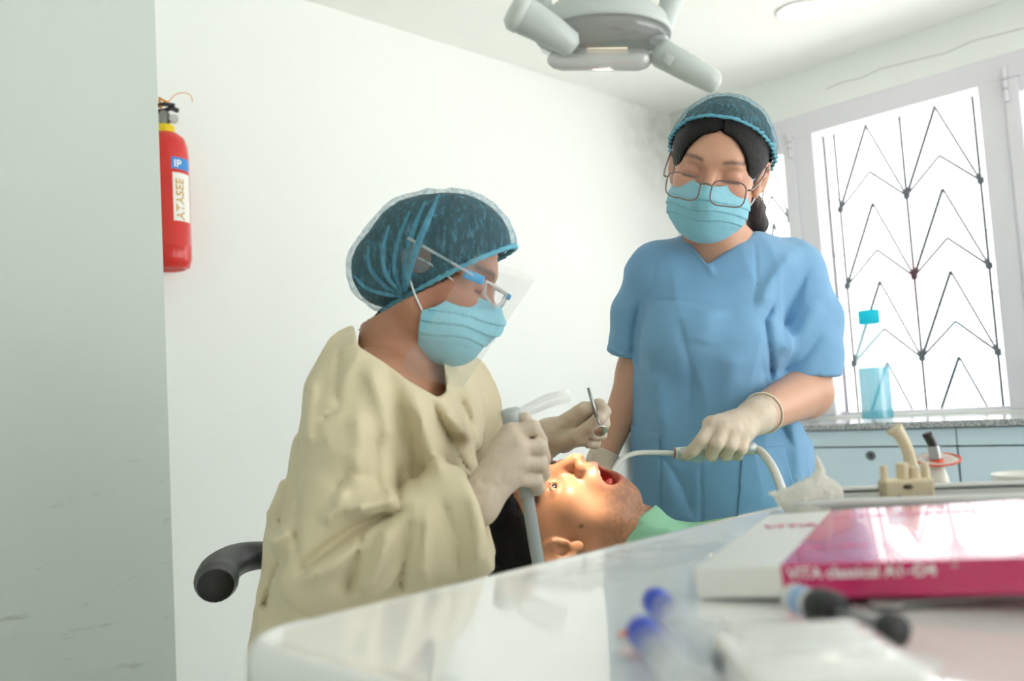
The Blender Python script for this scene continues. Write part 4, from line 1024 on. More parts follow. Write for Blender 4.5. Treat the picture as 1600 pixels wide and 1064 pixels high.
def A_tunic(p):
    d = A_tunic_base(p); m = np.abs(d) < 0.05
    if m.any():
        q = p[m]; e = d[m]; add = 0
        for pts, w, a in A_folds: add = add + stroke(q, pts, w, a)
        x, y, w_ = pix(q)
        q2 = q + 0.03 * np.stack([snoise(q, 9, 5.0), snoise(q, 9, 9.0), snoise(q, 9, 2.0)], 1).astype(np.float32)
        rid = np.maximum(0, 1 - np.abs(snoise(q2 * f4([1, 1, 0.45]), 14, 4.0)) * 2.2) ** 2
        e = e + 1.6 * add * sstep(-w_, -1.75, -1.66) - 0.0026 * rid + 0.0010 * snoise(q, 40)
        cut = np.maximum(poly_sd(x, y, A_vpoly) * 0.0011, w_ - 1.69)
        e = smax(e, -cut, 0.003)
        e = smax(e, -seg(q, A_neck + np.array([0, 0.01, 0.01]), AL.w(-0.022, 0, -0.08), 0.056, 0.06), 0.003)
        e = smax(e, -chain(q, [A_arm_l[1] + (A_arm_l[0] - A_arm_l[1]) * 0.2, A_arm_l[1] + (A_arm_l[1] - A_arm_l[0]) * 0.3], [0.040, 0.046]), 0.003)
        e = smax(e, -chain(q, [P(1257, 592, 1.645), P(1258, 640, 1.64)], [0.046, 0.056]), 0.003)
        d[m] = e
    return d
g = surface(A_tunic, *bounds(P(930, 340, 1.5), P(1330, 960, 1.5), P(930, 340, 1.84), P(1330, 975, 1.84), pad=0.01), 0.0034)
put('scrub_tunic', g, SCRUB, asst)
def pocket(poly):
    def f(p):
        d = A_tunic(p); x, y, w_ = pix(p)
        return np.maximum(np.maximum(d - 0.0030, -(d + 0.002)), np.maximum(poly_sd(x, y, poly) * 0.0011, w_ - 1.67))
    c = np.array(poly); a = [P(x, y, dd) for x, y in poly for dd in (1.52, 1.62)]
    return surface(f, *bounds(*a, pad=0.02), 0.0022, slack=2.0)
put('pocket', pocket([(986, 664), (1031, 679), (1032, 840), (980, 840)]), SCRUB, asst)
put('pocket', pocket([(1160, 700), (1224, 696), (1262, 840), (1150, 840)]), SCRUB, asst)
for s in (-1, 1):
    h0 = np.array([asst.location.x + 0.085 * s, 1.69, 0.80]); k0 = h0 + np.array([0.005 * s, -0.01, -0.34]); a0 = h0 + np.array([0.01 * s, 0.0, -0.69])
    put('trouser_leg', surface(lambda p: chain(p, [h0, k0, a0], [0.088, 0.072, 0.062], 0.03) + 0.003 * snoise(p, 18), *bounds(h0, k0, a0, pad=0.11), 0.010), SCRUB, asst)
    put('shoe', surface(lambda p: smax(smin(ell(p, a0 + np.array([0.0, -0.10, -0.065]), (0.045, 0.10, 0.055)), ell(p, a0 + np.array([0, 0, -0.05]), (0.042, 0.055, 0.06)), 0.04), -p[:, 2], 0.006), a0 + np.array([-0.08, -0.24, -0.12]), a0 + np.array([0.08, 0.1, 0.06]), 0.006), SHOE, asst)
glove('glove', hA, A_arm_r[1], 0.030, asst, lip=0.0335)
glove('glove', hE, A_arm_l[1], 0.012, asst, lip=0.0245)
# hair, cap
def A_hair(p):
    q = AL.loc(p); m = mirror(q); d = cranium(q, 0.0075)
    face = ell(q, (0.105, 0, -0.022), (0.085, 0.066, 0.098))
    face = smin(face, ell(m, (0.0, 0.085, -0.012), (0.030, 0.03, 0.035)), 0.02)
    d = smax(d, -face, 0.006); d = smax(d, -(q[:, 2] + 0.035 + 0.5 * (q[:, 0] + 0.02) * (q[:, 0] < -0.02)), 0.01)
    d = d + 0.004 * np.exp(-(q[:, 1] / 0.004) ** 2) * (q[:, 0] > 0)
    hb = half(p, A_p0, A_n); up = np.maximum(A_cap(p) + 0.006, -hb + 0.001); d = np.where(hb > 0.001, np.maximum(d, A_cap(p) + 0.006), d); d = np.minimum(d, up)
    return d + 0.0006 * snoise(p, 140)
put('hair', surface(A_hair, *bounds(AL.w(-0.12, -0.1, -0.1), AL.w(0.12, 0.1, 0.13), AL.w(-0.12, 0.1, 0.13), AL.w(0.12, -0.1, -0.1), pad=0.03), 0.0026), HAIR, asst)
put('ponytail', surface(lambda p: chain(p, PP((1165, 300, 1.66), (1178, 325, 1.69), (1184, 350, 1.70), (1180, 400, 1.80)), [0.020, 0.019, 0.018, 0.008], 0.01) + 0.0012 * snoise(p * f4([3, 3, 0.6]), 90), *bounds(*PP((1140, 290, 1.6), (1220, 420, 1.85), (1140, 420, 1.6)), pad=0.03), 0.003), mat('dark brown hair', (52, 42, 40), 0.45, bump=('wave', 160, 0.5, 0.002)), asst)
g = surface(A_cap, *bounds(AL.w(-0.14, -0.11, -0.1), AL.w(0.12, 0.11, 0.15), AL.w(-0.14, 0.11, 0.15), AL.w(0.12, -0.11, -0.1), AL.w(-0.14, -0.11, 0.15), pad=0.03), 0.0026)
g = trim(g, lambda V: (V - A_p0) @ A_n > 0)
put('hair_cap', polish_edge(*g), CAPM, asst)
rg = ring_on(A_cap, A_p0, A_t, AL.L, 90, 0.2)
put('cap_band', tube(rg + A_n * 0.002, 0.0030 + 0.0007 * np.sin(np.arange(90) * 2.2), 8, closed=True), CAPB, asst)
(gm, _mf) = face_mask_geo(AL, 1.02)
mk = put('face_mask', polish_edge(*gm), MASK, asst); md = mk.modifiers.new('thickness', 'SOLIDIFY'); md.thickness = 0.0012
loops(AL, asst)
put('earring', ball(AL.w(0.002, 0.086, -0.034), 0.0028, 10), mat('pearl', (240, 238, 230), 0.2), asst)
# glasses
gl = thing('eyeglasses', 'thin brown rectangular eyeglasses low on the nose of the standing person', 'glasses', AL.w(0.11, 0, -0.01))
RIM = mat('brown frame', (132, 110, 100), 0.3)
LENS = sheet_mat('lens glass', (255, 255, 255), 1.0, gloss=0.05, rough=0.02)
gx = 0.137
for s in (-1, 1):
    pts = []
    for k in range(28):
        t = 2 * math.pi * k / 28; c_, s_ = math.cos(t), math.sin(t)
        y = 0.0365 * s + 0.0275 * math.copysign(abs(c_) ** 0.55, c_); z = -0.014 + 0.0205 * math.copysign(abs(s_) ** 0.6, s_) - 0.0015 * (y * s < 0.03)
        pts.append(AL.w(gx - 0.10 * abs(y) ** 1.6, y, z))
    rim = put('rim', tube(pts, 0.0012, 8, closed=True), RIM, gl)
    cc = np.mean(pts, 0); put('lens', (np.array([cc] + pts), [[0, 1 + k, 1 + (k + 1) % 28] for k in range(28)]), LENS, gl)
    put('temple', tube(AL.ws([(gx - 0.004, 0.0655 * s, -0.004), (gx - 0.012, 0.072 * s, -0.003), (0.06, 0.080 * s, 0.006), (0.0, 0.084 * s, 0.020), (-0.018, 0.084 * s, 0.010)]), 0.0016, 8, smooth=4), RIM, gl)
    put('nose_pad', ball(AL.w(0.108, 0.010 * s, -0.012), 0.003, 8), LENS, gl)
put('bridge', tube(AL.ws([(gx + 0.001, -0.010, -0.006), (gx + 0.004, 0, -0.003), (gx + 0.001, 0.010, -0.006)]), 0.0016, 8, smooth=4), RIM, gl)

# ---------------------------------------------------------------- the patient
QL = Frame(P(868, 820, 1.30), cdir(0.0, 0.93, 0.36), cdir(-1.0, 0.02, 0.0), 0.97)
pat = thing('person', 'patient lying back with mouth wide open and a green bib, face lit by the lamp', 'person', P(1000, 1000, 1.34) * np.array([1, 1, 0]) + np.array([0, 0, 0.70]))
m0 = np.array([0.088, 0, -0.075]); mN = np.array([0.88, 0, -0.48]); mZ = np.array([0.48, 0, 0.88])
MAX_ = np.array([mN, [0, 1.0, 0], mZ])
lipring = [m0 + np.array([0, 0.0240 * math.cos(t), 0]) + mZ * 0.0215 * math.sin(t) - mN * 0.013 * abs(math.cos(t)) ** 1.5 for t in np.linspace(0, 2 * np.pi, 21)]
def cavity(q, off=0.0): return ell(q, m0 - mN * 0.012, (0.040 + off, 0.0222 + off, 0.0200 + off), MAX_)
Q_ch = np.array([P(1200, 905, 1.39)[0], 1.385, 0.779])
Q_arms = [[np.array([0.32, 1.20, 0.79]), np.array([0.60, 1.17, 0.74]), np.array([0.78, 1.30, 0.83])], [np.array([0.32, 1.55, 0.79]), np.array([0.60, 1.52, 0.74]), np.array([0.80, 1.42, 0.83])]]
hP = [relaxed_hand(Q_arms[0][2], (1, 0.35, -0.05), (-0.3, 1, 0), (0, 0, -1)), relaxed_hand(Q_arms[1][2], (1, -0.35, -0.05), (-0.3, -1, 0), (0, 0, -1))]
def Q_headf(q):
    d = head_sdf(q, jaw=0.42, male=True, eyes='open')
    d = smin(d, ell(q, (0.052, 0, -0.070), (0.036, 0.037, 0.040)), 0.02)
    d = smin(d, seg(mirror(q), (0.045, 0.044, -0.03), (0.034, 0.042, -0.085), 0.016, 0.015), 0.02)
    d = smin(d, chain(q, lipring, [0.0044] * 21), 0.006)
    return smax(d, -cavity(q), 0.003)
def Q_body(p):
    d = near(p, QL.w(0, 0, -0.02), 0.20, lambda s: Q_headf(QL.loc(s)) * QL.k)
    d = smin(d, chain(p, [QL.w(-0.015, 0, -0.06), QL.w(-0.035, 0, -0.12), P(1030, 900, 1.36)], [0.056, 0.056, 0.062], 0.02), 0.022)
    t = ell(p, Q_ch, (0.26, 0.175, 0.10)); t = smin(t, ell(p, Q_ch + np.array([0.30, 0, -0.01]), (0.25, 0.16, 0.095)), 0.08)
    d = smin(d, t, 0.04)
    for a, h in zip(Q_arms, hP):
        d = smin(d, chain(p, a, [0.05, 0.04, 0.028], 0.02), 0.03); d = smin(d, D_hand(p, h, 0.0), 0.012)
    return d
def Q_tint(V):
    q = QL.loc(V); m = mirror(q); n = len(V); c = np.tile(SKIN['patient'], (n, 1))
    beard = sstep(-q[:, 2], 0.048, 0.075) * sstep(q[:, 0], -0.035, -0.005) * (np.linalg.norm(q, axis=1) < 0.18)
    sp = 0.6 + 0.4 * snoise(V, 260)
    mus = np.exp(-((q[:, 2] + 0.046) / 0.007) ** 2 - (q[:, 1] / 0.022) ** 2) * (q[:, 0] > 0.07)
    c = c * (1 - (np.clip(beard * 0.55 * sp + mus * 0.35 * sp, 0, 0.8))[:, None] * np.array([0.85, 0.8, 0.72]))
    rd = chain(f4(q), lipring, [0.0] * 21); lp = sstep(-rd, -0.0080, -0.0052)
    c = c * (1 - lp[:, None]) + lp[:, None] * np.array(lin((192, 112, 98)))
    cav = sstep(-cavity(f4(q), 0.0015), -0.001, 0.001) * sstep(-(q - m0) @ mN, 0.004, 0.012)
    c = c * (1 - cav[:, None]) + cav[:, None] * np.array(lin((170, 45, 42)))
    brow = np.exp(-((m[:, 2] - 0.030 - 0.2 * (m[:, 1] - 0.03) * (m[:, 1] < 0.03)) / 0.0052) ** 2) * sstep(m[:, 1], 0.010, 0.018) * sstep(-m[:, 1], -0.058, -0.050) * (q[:, 0] > 0.05)
    mole = sstep(-np.linalg.norm(q - np.array([0.040, -0.066, -0.033]), axis=1), -0.0055, -0.003)
    k = np.clip(brow * 0.9 + mole * 0.6, 0, 1)[:, None]
    return c * (1 - k) + k * np.array(lin((38, 28, 24)))
g = surface(Q_body, np.array([P(750, 800, 1.3)[0], 1.10, 0.62]), np.array([1.05, 1.66, 1.05]), 0.0026)
put('body', g, SKM, pat, tint=Q_tint(g[0]))
eye_pair(pat, QL, look=(1, -0.15, -0.25))
put('tongue', surface(lambda p: ell(QL.loc(p), m0 - mN * 0.024 - mZ * 0.010, (0.018, 0.013, 0.006), MAX_), *bounds(QL.w(*(m0 - mN * 0.03)), pad=0.04), 0.0016), mat('tongue', (168, 72, 68), 0.25), pat)
TOOTH = mat('tooth enamel', (240, 232, 212), 0.2)
for k in range(8):
    t = math.radians(-70 + 20 * k); c = m0 - mN * 0.020 + np.array([0, 0.0175 * math.sin(t), 0]) + mN * 0.013 * math.cos(t) + mZ * 0.0135
    put('tooth', ball(QL.w(*c), 0.0040, 10), TOOTH, pat)
def Q_hair(p):
    q = QL.loc(p); d = cranium(q, 0.013)
    d = smax(d, -(q[:, 2] - 0.016 - 0.62 * q[:, 0]) * 0.85, 0.008)
    return d + 0.0025 * snoise(p, 70) + 0.0015 * snoise(p, 160)
put('hair', surface(Q_hair, *bounds(QL.w(-0.12, -0.1, -0.05), QL.w(0.12, 0.1, 0.14), QL.w(-0.12, 0.1, 0.14), QL.w(0.12, -0.1, -0.05), pad=0.03), 0.0028), HAIR, pat)
put('shirt', surface(lambda p: smax(smax(smin(smin(ell(p, Q_ch, (0.275, 0.188, 0.105)), ell(p, Q_ch + np.array([0.30, 0, -0.01]), (0.26, 0.172, 0.102)), 0.08), smin(chain(p, Q_arms[0][:2], [0.062, 0.056]), chain(p, Q_arms[1][:2], [0.062, 0.056]), 0.01), 0.03), -seg(p, QL.w(-0.035, 0, -0.12), P(1030, 900, 1.36), 0.063, 0.064), 0.004), -seg(p, P(1000, 800, 1.34), P(1040, 800, 1.36), 0.07, 0.06), 0.006) + 0.002 * snoise(p, 25), np.array([0.08, 1.08, 0.60]), np.array([1.02, 1.70, 0.95]), 0.006), mat('maroon shirt', (128, 44, 50), 0.85), pat)
for s in (-1, 1):
    l = [np.array([0.88, 1.385 + 0.09 * s, 0.765]), np.array([1.28, 1.385 + 0.10 * s, 0.80]), np.array([1.66, 1.385 + 0.09 * s, 0.72])]
    put('trouser_leg', surface(lambda p: chain(p, l, [0.092, 0.07, 0.055], 0.03) + 0.003 * snoise(p, 18), *bounds(*l, pad=0.11), 0.011), mat('dark jeans', (52, 58, 78), 0.85), pat)
    put('shoe', surface(lambda p: smin(ell(p, l[2] + np.array([0.03, 0, 0.0]), (0.055, 0.045, 0.05)), ell(p, l[2] + np.array([0.05, 0, 0.09]), (0.045, 0.045, 0.11)), 0.03), *bounds(l[2], l[2] + np.array([0.05, 0, 0.15]), pad=0.12), 0.008), mat('dark shoe', (40, 40, 44), 0.5), pat)
# bib: a paper sheet lying on neck and chest
bibm = mat('green bib paper', (166, 226, 190), 0.85, bump=('wave', 240, 0.5, 0.002), translucent=0.2)
def Q_bibf(p):
    d = smin(ell(p, Q_ch, (0.285, 0.195, 0.112)), ell(p, Q_ch + np.array([0.30, 0, -0.01]), (0.27, 0.18, 0.11)), 0.08)
    d = smin(d, chain(p, [QL.w(-0.030, 0, -0.115), P(1030, 905, 1.36)], [0.064, 0.075]), 0.05)
    d = d + stroke(p, [(960, 850, 1), (1000, 828, 1), (1060, 825, 1)], 0.006, 0.005) + stroke(p, [(940, 856, 1), (985, 812, 1)], 0.006, -0.004) + stroke(p, [(985, 806, 1), (1020, 820, 1)], 0.006, 0.004)
    return d + 0.002 * snoise(p, 30)
g = surface(Q_bibf, np.array([0.05, 1.08, 0.70]), np.array([0.80, 1.70, 1.0]), 0.0035)
def bib_keep(V):
    x, y, w = pix(V); return ((x - 940) * 0.75 + (y - 850) * 1.0 > 0) & (x > 938) & (V[:, 2] > 0.76) & (V[:, 0] < 0.58) & (np.abs(V[:, 1] - 1.385) < 0.165)
g = trim(g, bib_keep)
o = put('bib', polish_edge(*g), bibm, None, np.array([0.3, 1.385, 0.86])); tag(o, 'mint green paper bib spread over the chest of the patient', 'bib')
md = o.modifiers.new('thickness', 'SOLIDIFY'); md.thickness = 0.001

# ================================================================ FURNITURE
GREYP = mat('grey plastic', (178, 186, 186), 0.4)
WHITEP = mat('white glossy plastic', (238, 240, 238), 0.05, coat=0.3)
BLACKP = mat('black rubber', (26, 27, 28), 0.45, bump=('noise', 400, 0.3, 0.001))
BLUEV = mat('pale blue vinyl', (150, 190, 205), 0.4)
Z = np.array([0, 0, 1.0])
def rrect(ax, ay, r, n=8):
    """rounded rectangle outline, half sizes ax, ay"""
    out = []
    for cx, cy, a0 in ((ax - r, ay - r, 0), (-ax + r, ay - r, 90), (-ax + r, -ay + r, 180), (ax - r, -ay + r, 270)):
        for k in range(n + 1):
            a = math.radians(a0 + 90 * k / n); out.append((cx + r * math.cos(a), cy + r * math.sin(a)))
    return out
def slab(c, X, Y, ax, ay, r, rings, N=Z):
    """rounded-rectangle solid from rings of (inset, height)"""
    V = []; n = None
    for ins, h in rings:
        o = rrect(ax - ins, ay - ins, max(0.001, r - ins)); n = len(o)
        V += [c + x * X + y * Y + h * N for x, y in o]
    F = []
    for i in range(len(rings) - 1):
        for k in range(n): F.append([i * n + k, i * n + (k + 1) % n, (i + 1) * n + (k + 1) % n, (i + 1) * n + k])
    F += [list(range(n))[::-1], list(range((len(rings) - 1) * n, len(rings) * n))]
    return np.array(V), F
def pad(c, X, Y, ax, ay, h, r=0.05, b=0.02): return slab(c, X, Y, ax, ay, r, [(b, 0), (b * 0.3, b * 0.3), (0, b), (0, h - b), (b * 0.3, h - b * 0.3), (b, h)])
# ---- operator stool
so = np.array([-0.22, 1.28, 0.0])
st = thing('operator_stool', 'black operator stool with a curved armrest under the seated person', 'stool', so)
put('seat', lathe([(0.0, 0.43), (0.17, 0.43), (0.20, 0.45), (0.205, 0.475), (0.18, 0.498), (0.0, 0.503)], so, Z, 40), BLACKP, st)
put('gas_column', lathe([(0.03, 0.09), (0.03, 0.25), (0.02, 0.26), (0.02, 0.432)], so, Z, 20), CHROME, st, sharp=40)
for k in range(5):
    a = math.radians(72 * k + 20); d = np.array([math.cos(a), math.sin(a), 0])
    put('base_leg', tube([so + d * 0.02 + Z * 0.10, so + d * 0.15 + Z * 0.085, so + d * 0.26 + Z * 0.068], [0.022, 0.018, 0.013], 10), BLACKP, st)
    s = np.cross(Z, d); put('caster', tube([so + d * 0.26 + Z * 0.028 - s * 0.018, so + d * 0.26 + Z * 0.028 + s * 0.018], 0.028, 16), BLACKP, st, sharp=40)
arm = PP((520, 872, 1.50), (455, 868, 1.47), (400, 868, 1.43), (366, 876, 1.39), (344, 892, 1.33), (338, 908, 1.275), (337, 916, 1.235))
put('armrest', tube(arm, [0.023, 0.023, 0.024, 0.027, 0.030, 0.031, 0.024], 20, smooth=6, flat=(CU, 0.92)), BLACKP, st)
ab = P(500, 872, 1.49)
put('armrest_bracket', tube([ab, ab * np.array([1, 1, 0]) + Z * 0.62, so + np.array([-0.02, 0.12, 0.44]), so + np.array([0, 0.05, 0.42])], 0.014, 10, smooth=5), CHROME, st)
# ---- patient chair
pc = np.array([0.85, 1.385, 0.0])
ch = thing('dental_chair', 'reclined dental chair with pale blue pads under the patient', 'dental chair', pc)
X_, Y_ = np.array([1.0, 0, 0]), np.array([0, 1.0, 0])
put('headrest', pad(np.array([0.07, 1.32, 0.735]), X_, Y_, 0.11, 0.12, 0.058, 0.05), BLUEV, ch)
put('headrest_stem', tube([np.array([0.10, 1.345, 0.74]), np.array([0.26, 1.37, 0.66])], 0.014, 10), CHROME, ch)
put('back_pad', pad(np.array([0.52, 1.385, 0.60]), X_, Y_, 0.34, 0.215, 0.075, 0.10, 0.03), BLUEV, ch)
put('seat_pad', pad(np.array([1.30, 1.385, 0.595]), X_, Y_, 0.44, 0.24, 0.085, 0.10, 0.03), BLUEV, ch)
put('frame', pad(np.array([0.85, 1.385, 0.52]), X_, Y_, 0.40, 0.12, 0.08, 0.05), GREYP, ch)
put('column', pad(np.array([0.85, 1.385, 0.06]), X_, Y_, 0.14, 0.10, 0.47, 0.05), GREYP, ch)
put('base_plate', pad(np.array([0.85, 1.385, 0.0]), X_, Y_, 0.38, 0.20, 0.065, 0.08), GREYP, ch)
# ---- delivery cart: glossy white top with rounded corners
TZ = 0.945
tc_ = RM((2.545 + 3.45) / 2, (2.00 + 2.92) / 2, 0); tax, tay = (3.45 - 2.545) / 2, 0.46
cart = thing('delivery_cart', 'glossy white dental delivery table with rounded corners in the foreground', 'table', tc_)
put('table_top', slab(tc_ + Z * TZ, E1, E2, tax, tay, 0.045, [(0.03, -0.045), (0.008, -0.040), (0.0, -0.028), (0.0, -0.010), (0.003, -0.002), (0.008, 0.001), (0.012, 0.0)]), WHITEP, cart)
put('under_housing', pad(tc_ + Z * (TZ - 0.20), E1, E2, tax - 0.10, tay - 0.10, 0.156, 0.06), GREYP, cart)
put('column', tube([tc_ + Z * 0.08, tc_ + Z * (TZ - 0.19)], 0.045, 24), GREYP, cart, sharp=40)
put('base', pad(tc_ + Z * 0.055, E1, E2, 0.24, 0.22, 0.04, 0.06), GREYP, cart)
for sa in (-1, 1):
    for sb in (-1, 1):
        q_ = tc_ + E1 * 0.19 * sa + E2 * 0.17 * sb + Z * 0.0275
        put('caster', tube([q_ - E2 * 0.012, q_ + E2 * 0.012], 0.0275, 16), BLACKP, cart, sharp=40)
# ---- steel instrument tray at the back of the table
def unit(v): v = np.asarray(v, float); return v / np.linalg.norm(v)
sx = unit((0.30, -0.075, 0)); sy = np.cross(Z, sx); scn = np.array([0.455, 0.915, TZ + 0.0015])
tr = thing('instrument_tray', 'shallow stainless steel instrument tray behind the pink box', 'tray', scn)
put('tray_floor', slab(scn, sx, sy, 0.175, 0.052, 0.012, [(0.004, 0), (0.002, 0.001), (0.002, 0.0025)]), STEEL, tr)
ol = [scn + x * sx + y * sy + Z * 0.020 for x, y in rrect(0.180, 0.057, 0.014)]
put('tray_rim', tube(ol, 0.0038, 8, closed=True), mat('satin steel', (205, 208, 208), 0.3, 0.8), tr)
n_ = len(ol); il = [scn + x * sx + y * sy + Z * 0.0015 for x, y in rrect(0.173, 0.050, 0.012)]
put('tray_wall', (np.array(ol + il), [[k, (k + 1) % n_, n_ + (k + 1) % n_, n_ + k] for k in range(n_)]), STEEL, tr)
# ---- pink and white shade-guide box
bx = unit((0.123, -0.060, 0.0075)); by = unit(np.cross(Z, bx)); bz = np.cross(bx, by); b0 = np.array([0.112, 0.603, TZ + 0.001]); BL, BD, BH = 0.262, 0.265, 0.0200    # its right end is propped on the spatula
bc = b0 + bx * BL / 2 + by * BD / 2 + bz * BH / 2
CARD = mat('white card', (236, 236, 230), 0.28); PINK = mat('magenta card', (204, 42, 104), 0.2, coat=0.3)
box = thing('carton', 'flat pink and white printed carton lying on the foreground table', 'box', bc - Z * BH / 2)
put('carton_body', obox(bc, [bx, by, bz], (BL / 2, BD / 2, BH / 2), 0.0012, 2), CARD, box, smooth=False)
x0, x1 = 0.056, 0.208
put('printed_sleeve', obox(b0 + bx * (x0 + x1) / 2 + by * BD / 2 + bz * (BH / 2), [bx, by, bz], ((x1 - x0) / 2, BD / 2 + 0.0006, BH / 2 + 0.0006), 0.0010, 2), PINK, box, smooth=False)
WPR = MATS['white print']; PPR = mat('pink print', (205, 60, 115), 0.5)
fo = b0 - by * 0.0008
put('lettering', text_geo('VITA classical A1\u2013D4', fo + bx * 0.060 + bz * 0.0118, bx, bz, 0.0098, 0.0001, 0.0002), WPR, box, smooth=False)
put('lettering', text_geo('\u00ae', fo + bx * 0.1545 + bz * 0.0160, bx, bz, 0.004, 0.0001), WPR, box, smooth=False)
put('lettering', text_geo('VITA', fo + bx * 0.060 + bz * 0.0045, bx, bz, 0.005, 0.0001), WPR, box, smooth=False)
top = b0 + bz * (BH + 0.0008)
put('lettering', text_geo('VITA', top + bx * 0.012 + by * 0.170, bx, by, 0.021, 0.0001, 0.0004), PPR, box, smooth=False)
put('lettering', text_geo('VITA classical', top + bx * 0.064 + by * 0.205, bx, by, 0.020, 0.0001), mat('pale pink print', (226, 120, 165), 0.4), box, smooth=False)
put('lettering', text_geo('A1\u2013D4', top + bx * 0.066 + by * 0.060, bx, by, 0.013, 0.0001), MATS['pale pink print'], box, smooth=False)
put('lettering', text_geo('VITA', fo + bx * 0.216 + bz * 0.011, bx, bz, 0.007, 0.0001), mat('grey print', (170, 172, 168), 0.5), box, smooth=False)

# ================================================================ SMALL THINGS ON THE TABLE
def on_table(px, py, h=0.0):
    """point on the table surface (or h above) under a photo pixel"""
    r = P(px, py, 1.0) - EYE; return EYE + r * (TZ + h - EYE[2]) / r[2]
COT = mat('cotton wool', (242, 242, 234), 0.95, bump=('noise', 260, 0.35, 0.003), translucent=0.35)
cc = P(1268, 772, 0.905); cc[2] = TZ + 0.026
def cotton(p):
    d = smin(ell(p, cc + CR * 0.006, (0.026, 0.018, 0.020)), ell(p, cc + CR * -0.014 - Z * 0.002, (0.022, 0.014, 0.012)), 0.012)
    d = smin(d, chain(p, [cc - CR * 0.016, cc - CR * 0.042 + Z * 0.003], [0.010, 0.002]), 0.006); d = smin(d, chain(p, [cc + Z * 0.012 + CR * 0.004, cc + Z * 0.026 + CR * 0.012, cc + Z * 0.041 + CR * 0.008], [0.008, 0.004, 0.0012]), 0.006)
    d = smin(d, ell(p, cc - Z * 0.014, (0.022, 0.016, 0.012)), 0.012)
    d = smax(d, -(p[:, 2] - TZ - 0.001), 0.003)
    return d + 0.0022 * snoise(p, 75) + 0.0007 * snoise(p, 300)
r = thing('cotton_wad', 'torn fluffy white cotton wad standing at the end of the steel tray', 'cotton', cc - Z * 0.025)
put('wad', surface(cotton, *bounds(cc, pad=0.055), 0.0011), COT, r)
for k in range(30):
    a = random.uniform(0, 6.28); e = random.uniform(0.1, 1.3); d = np.array([math.cos(a) * math.cos(e), math.sin(a) * math.cos(e), math.sin(e)])
    s = cc + d * np.array([0.022, 0.014, 0.016]); t = s + d * random.uniform(0.003, 0.010) + CR * random.uniform(-0.006, 0.006)
    put('fibre', tube([s, (s + t) / 2 + Z * random.uniform(-0.002, 0.003), t], [0.0004, 0.0003, 0.00015], 4), COT, r)
# castle-like beige holder
BEI = mat('ivory plastic', (224, 210, 178), 0.5)
hb = on_table(1395, 790, 0.004)
hb = np.array([(1394 - 800) / FPX * 0.985, 0.985 - 0.0, TZ + 0.004]); hx, hy = unit((1, -0.1, 0)), unit((0.1, 1, 0))
hd = thing('bur_holder', 'ivory plastic holder block with four upright posts in the steel tray', 'holder', hb - Z * 0.0)
hb = np.array([0.3945, 0.930, TZ + 0.004]); hd.location = Vector(hb.tolist())
put('block', obox(hb + Z * 0.0165, [hx, hy, Z], (0.0245, 0.013, 0.0165), 0.003, 2), BEI, hd, smooth=False)
for k, (x, h, rr) in enumerate(((-0.0205, 0.047, 0.0036), (-0.002, 0.049, 0.0062), (0.0095, 0.045, 0.0060), (0.0205, 0.048, 0.0040))):
    q_ = hb + hx * x; p_ = put('post', lathe([(rr, 0.028), (rr, h - 0.001), (rr * 0.8, h), (rr * 0.55, h), (rr * 0.5, h - 0.006), (0, h - 0.006)], q_, Z, 18), BEI, hd, sharp=40)
put('hole_rim', lathe([(0.0036, 0), (0.0036, 0.0006), (0.0, 0.0006)], hb - hx * 0.002 - hy * 0.0132 + Z * 0.026, -hy, 16, scale=(1.4, 0.7)), mat('dark socket', (90, 78, 66), 0.7), hd)
for dx, dz in ((0.002, 0.012), (0.006, 0.0125), (-0.012, 0.014)):
    put('ink_mark', obox(hb + hx * dx - hy * 0.0131 + Z * dz, [hx * 0.9 + Z * 0.4, hy, Z], (0.0022, 0.0003, 0.0035)), mat('violet ink', (150, 140, 170), 0.6), hd, smooth=False)
# bent ivory suction tip
tp = [np.array([0.455, 1.035, TZ + 0.001])]
tp = [np.array([0.470, 1.030, TZ + 0.004]), P(1428, 735, 1.03), P(1418, 703, 1.03), P(1406, 680, 1.03), P(1397, 669, 1.03)]
sv = put('suction_tip', tube(tp, [0.0072, 0.0070, 0.0066, 0.0072, 0.0100], 16, smooth=6), BEI, None, tp[0]); tag(sv, 'bent ivory suction tip standing up behind the holder block', 'suction tip')
# curing light
cl = np.array([P(1470, 770, 1.07)[0], P(1470, 770, 1.07)[1], TZ + 0.001])
r = thing('curing_light', 'white curing light pen with black bent tip and oval orange shield', 'curing light', cl)
c1 = P(1463, 724, 1.07)
put('handle', tube([cl, cl * 0.5 + c1 * 0.5, c1], [0.0135, 0.011, 0.0070], 20), mat('white pen body', (236, 234, 226), 0.35), r)
put('light_guide', tube([c1, P(1461, 708, 1.07), P(1457, 694, 1.07), P(1448, 677, 1.07)], [0.0058, 0.0055, 0.0056, 0.0060], 16, smooth=5), mat('black guide', (38, 36, 40), 0.3), r)
put('clear_sleeve', tube([P(1462, 716, 1.07), P(1458, 696, 1.07)], 0.0072, 14, cap=False), CLRF, r)
put('orange_ring', lathe([(0.0085, -0.003), (0.0085, 0.003), (0.006, 0.003)], P(1463, 721, 1.07), c1 - cl, 20), mat('orange red', (232, 92, 62), 0.4), r)
sd = P(1466, 718, 1.07); sdx = cdir(1, 0.10, 0.1); sdn = cdir(-0.05, 0.95, 0.32)
put('eye_shield', lathe([(0.0255, 0.0), (0.0255, 0.0018), (0.020, 0.0005), (0.006, -0.001), (0.006, -0.0025), (0.020, -0.001)], sd, sdn, 36, ref=sdx, scale=(1.0, 0.62)), mat('shield white', (250, 240, 236), 0.3, translucent=0.3), r)
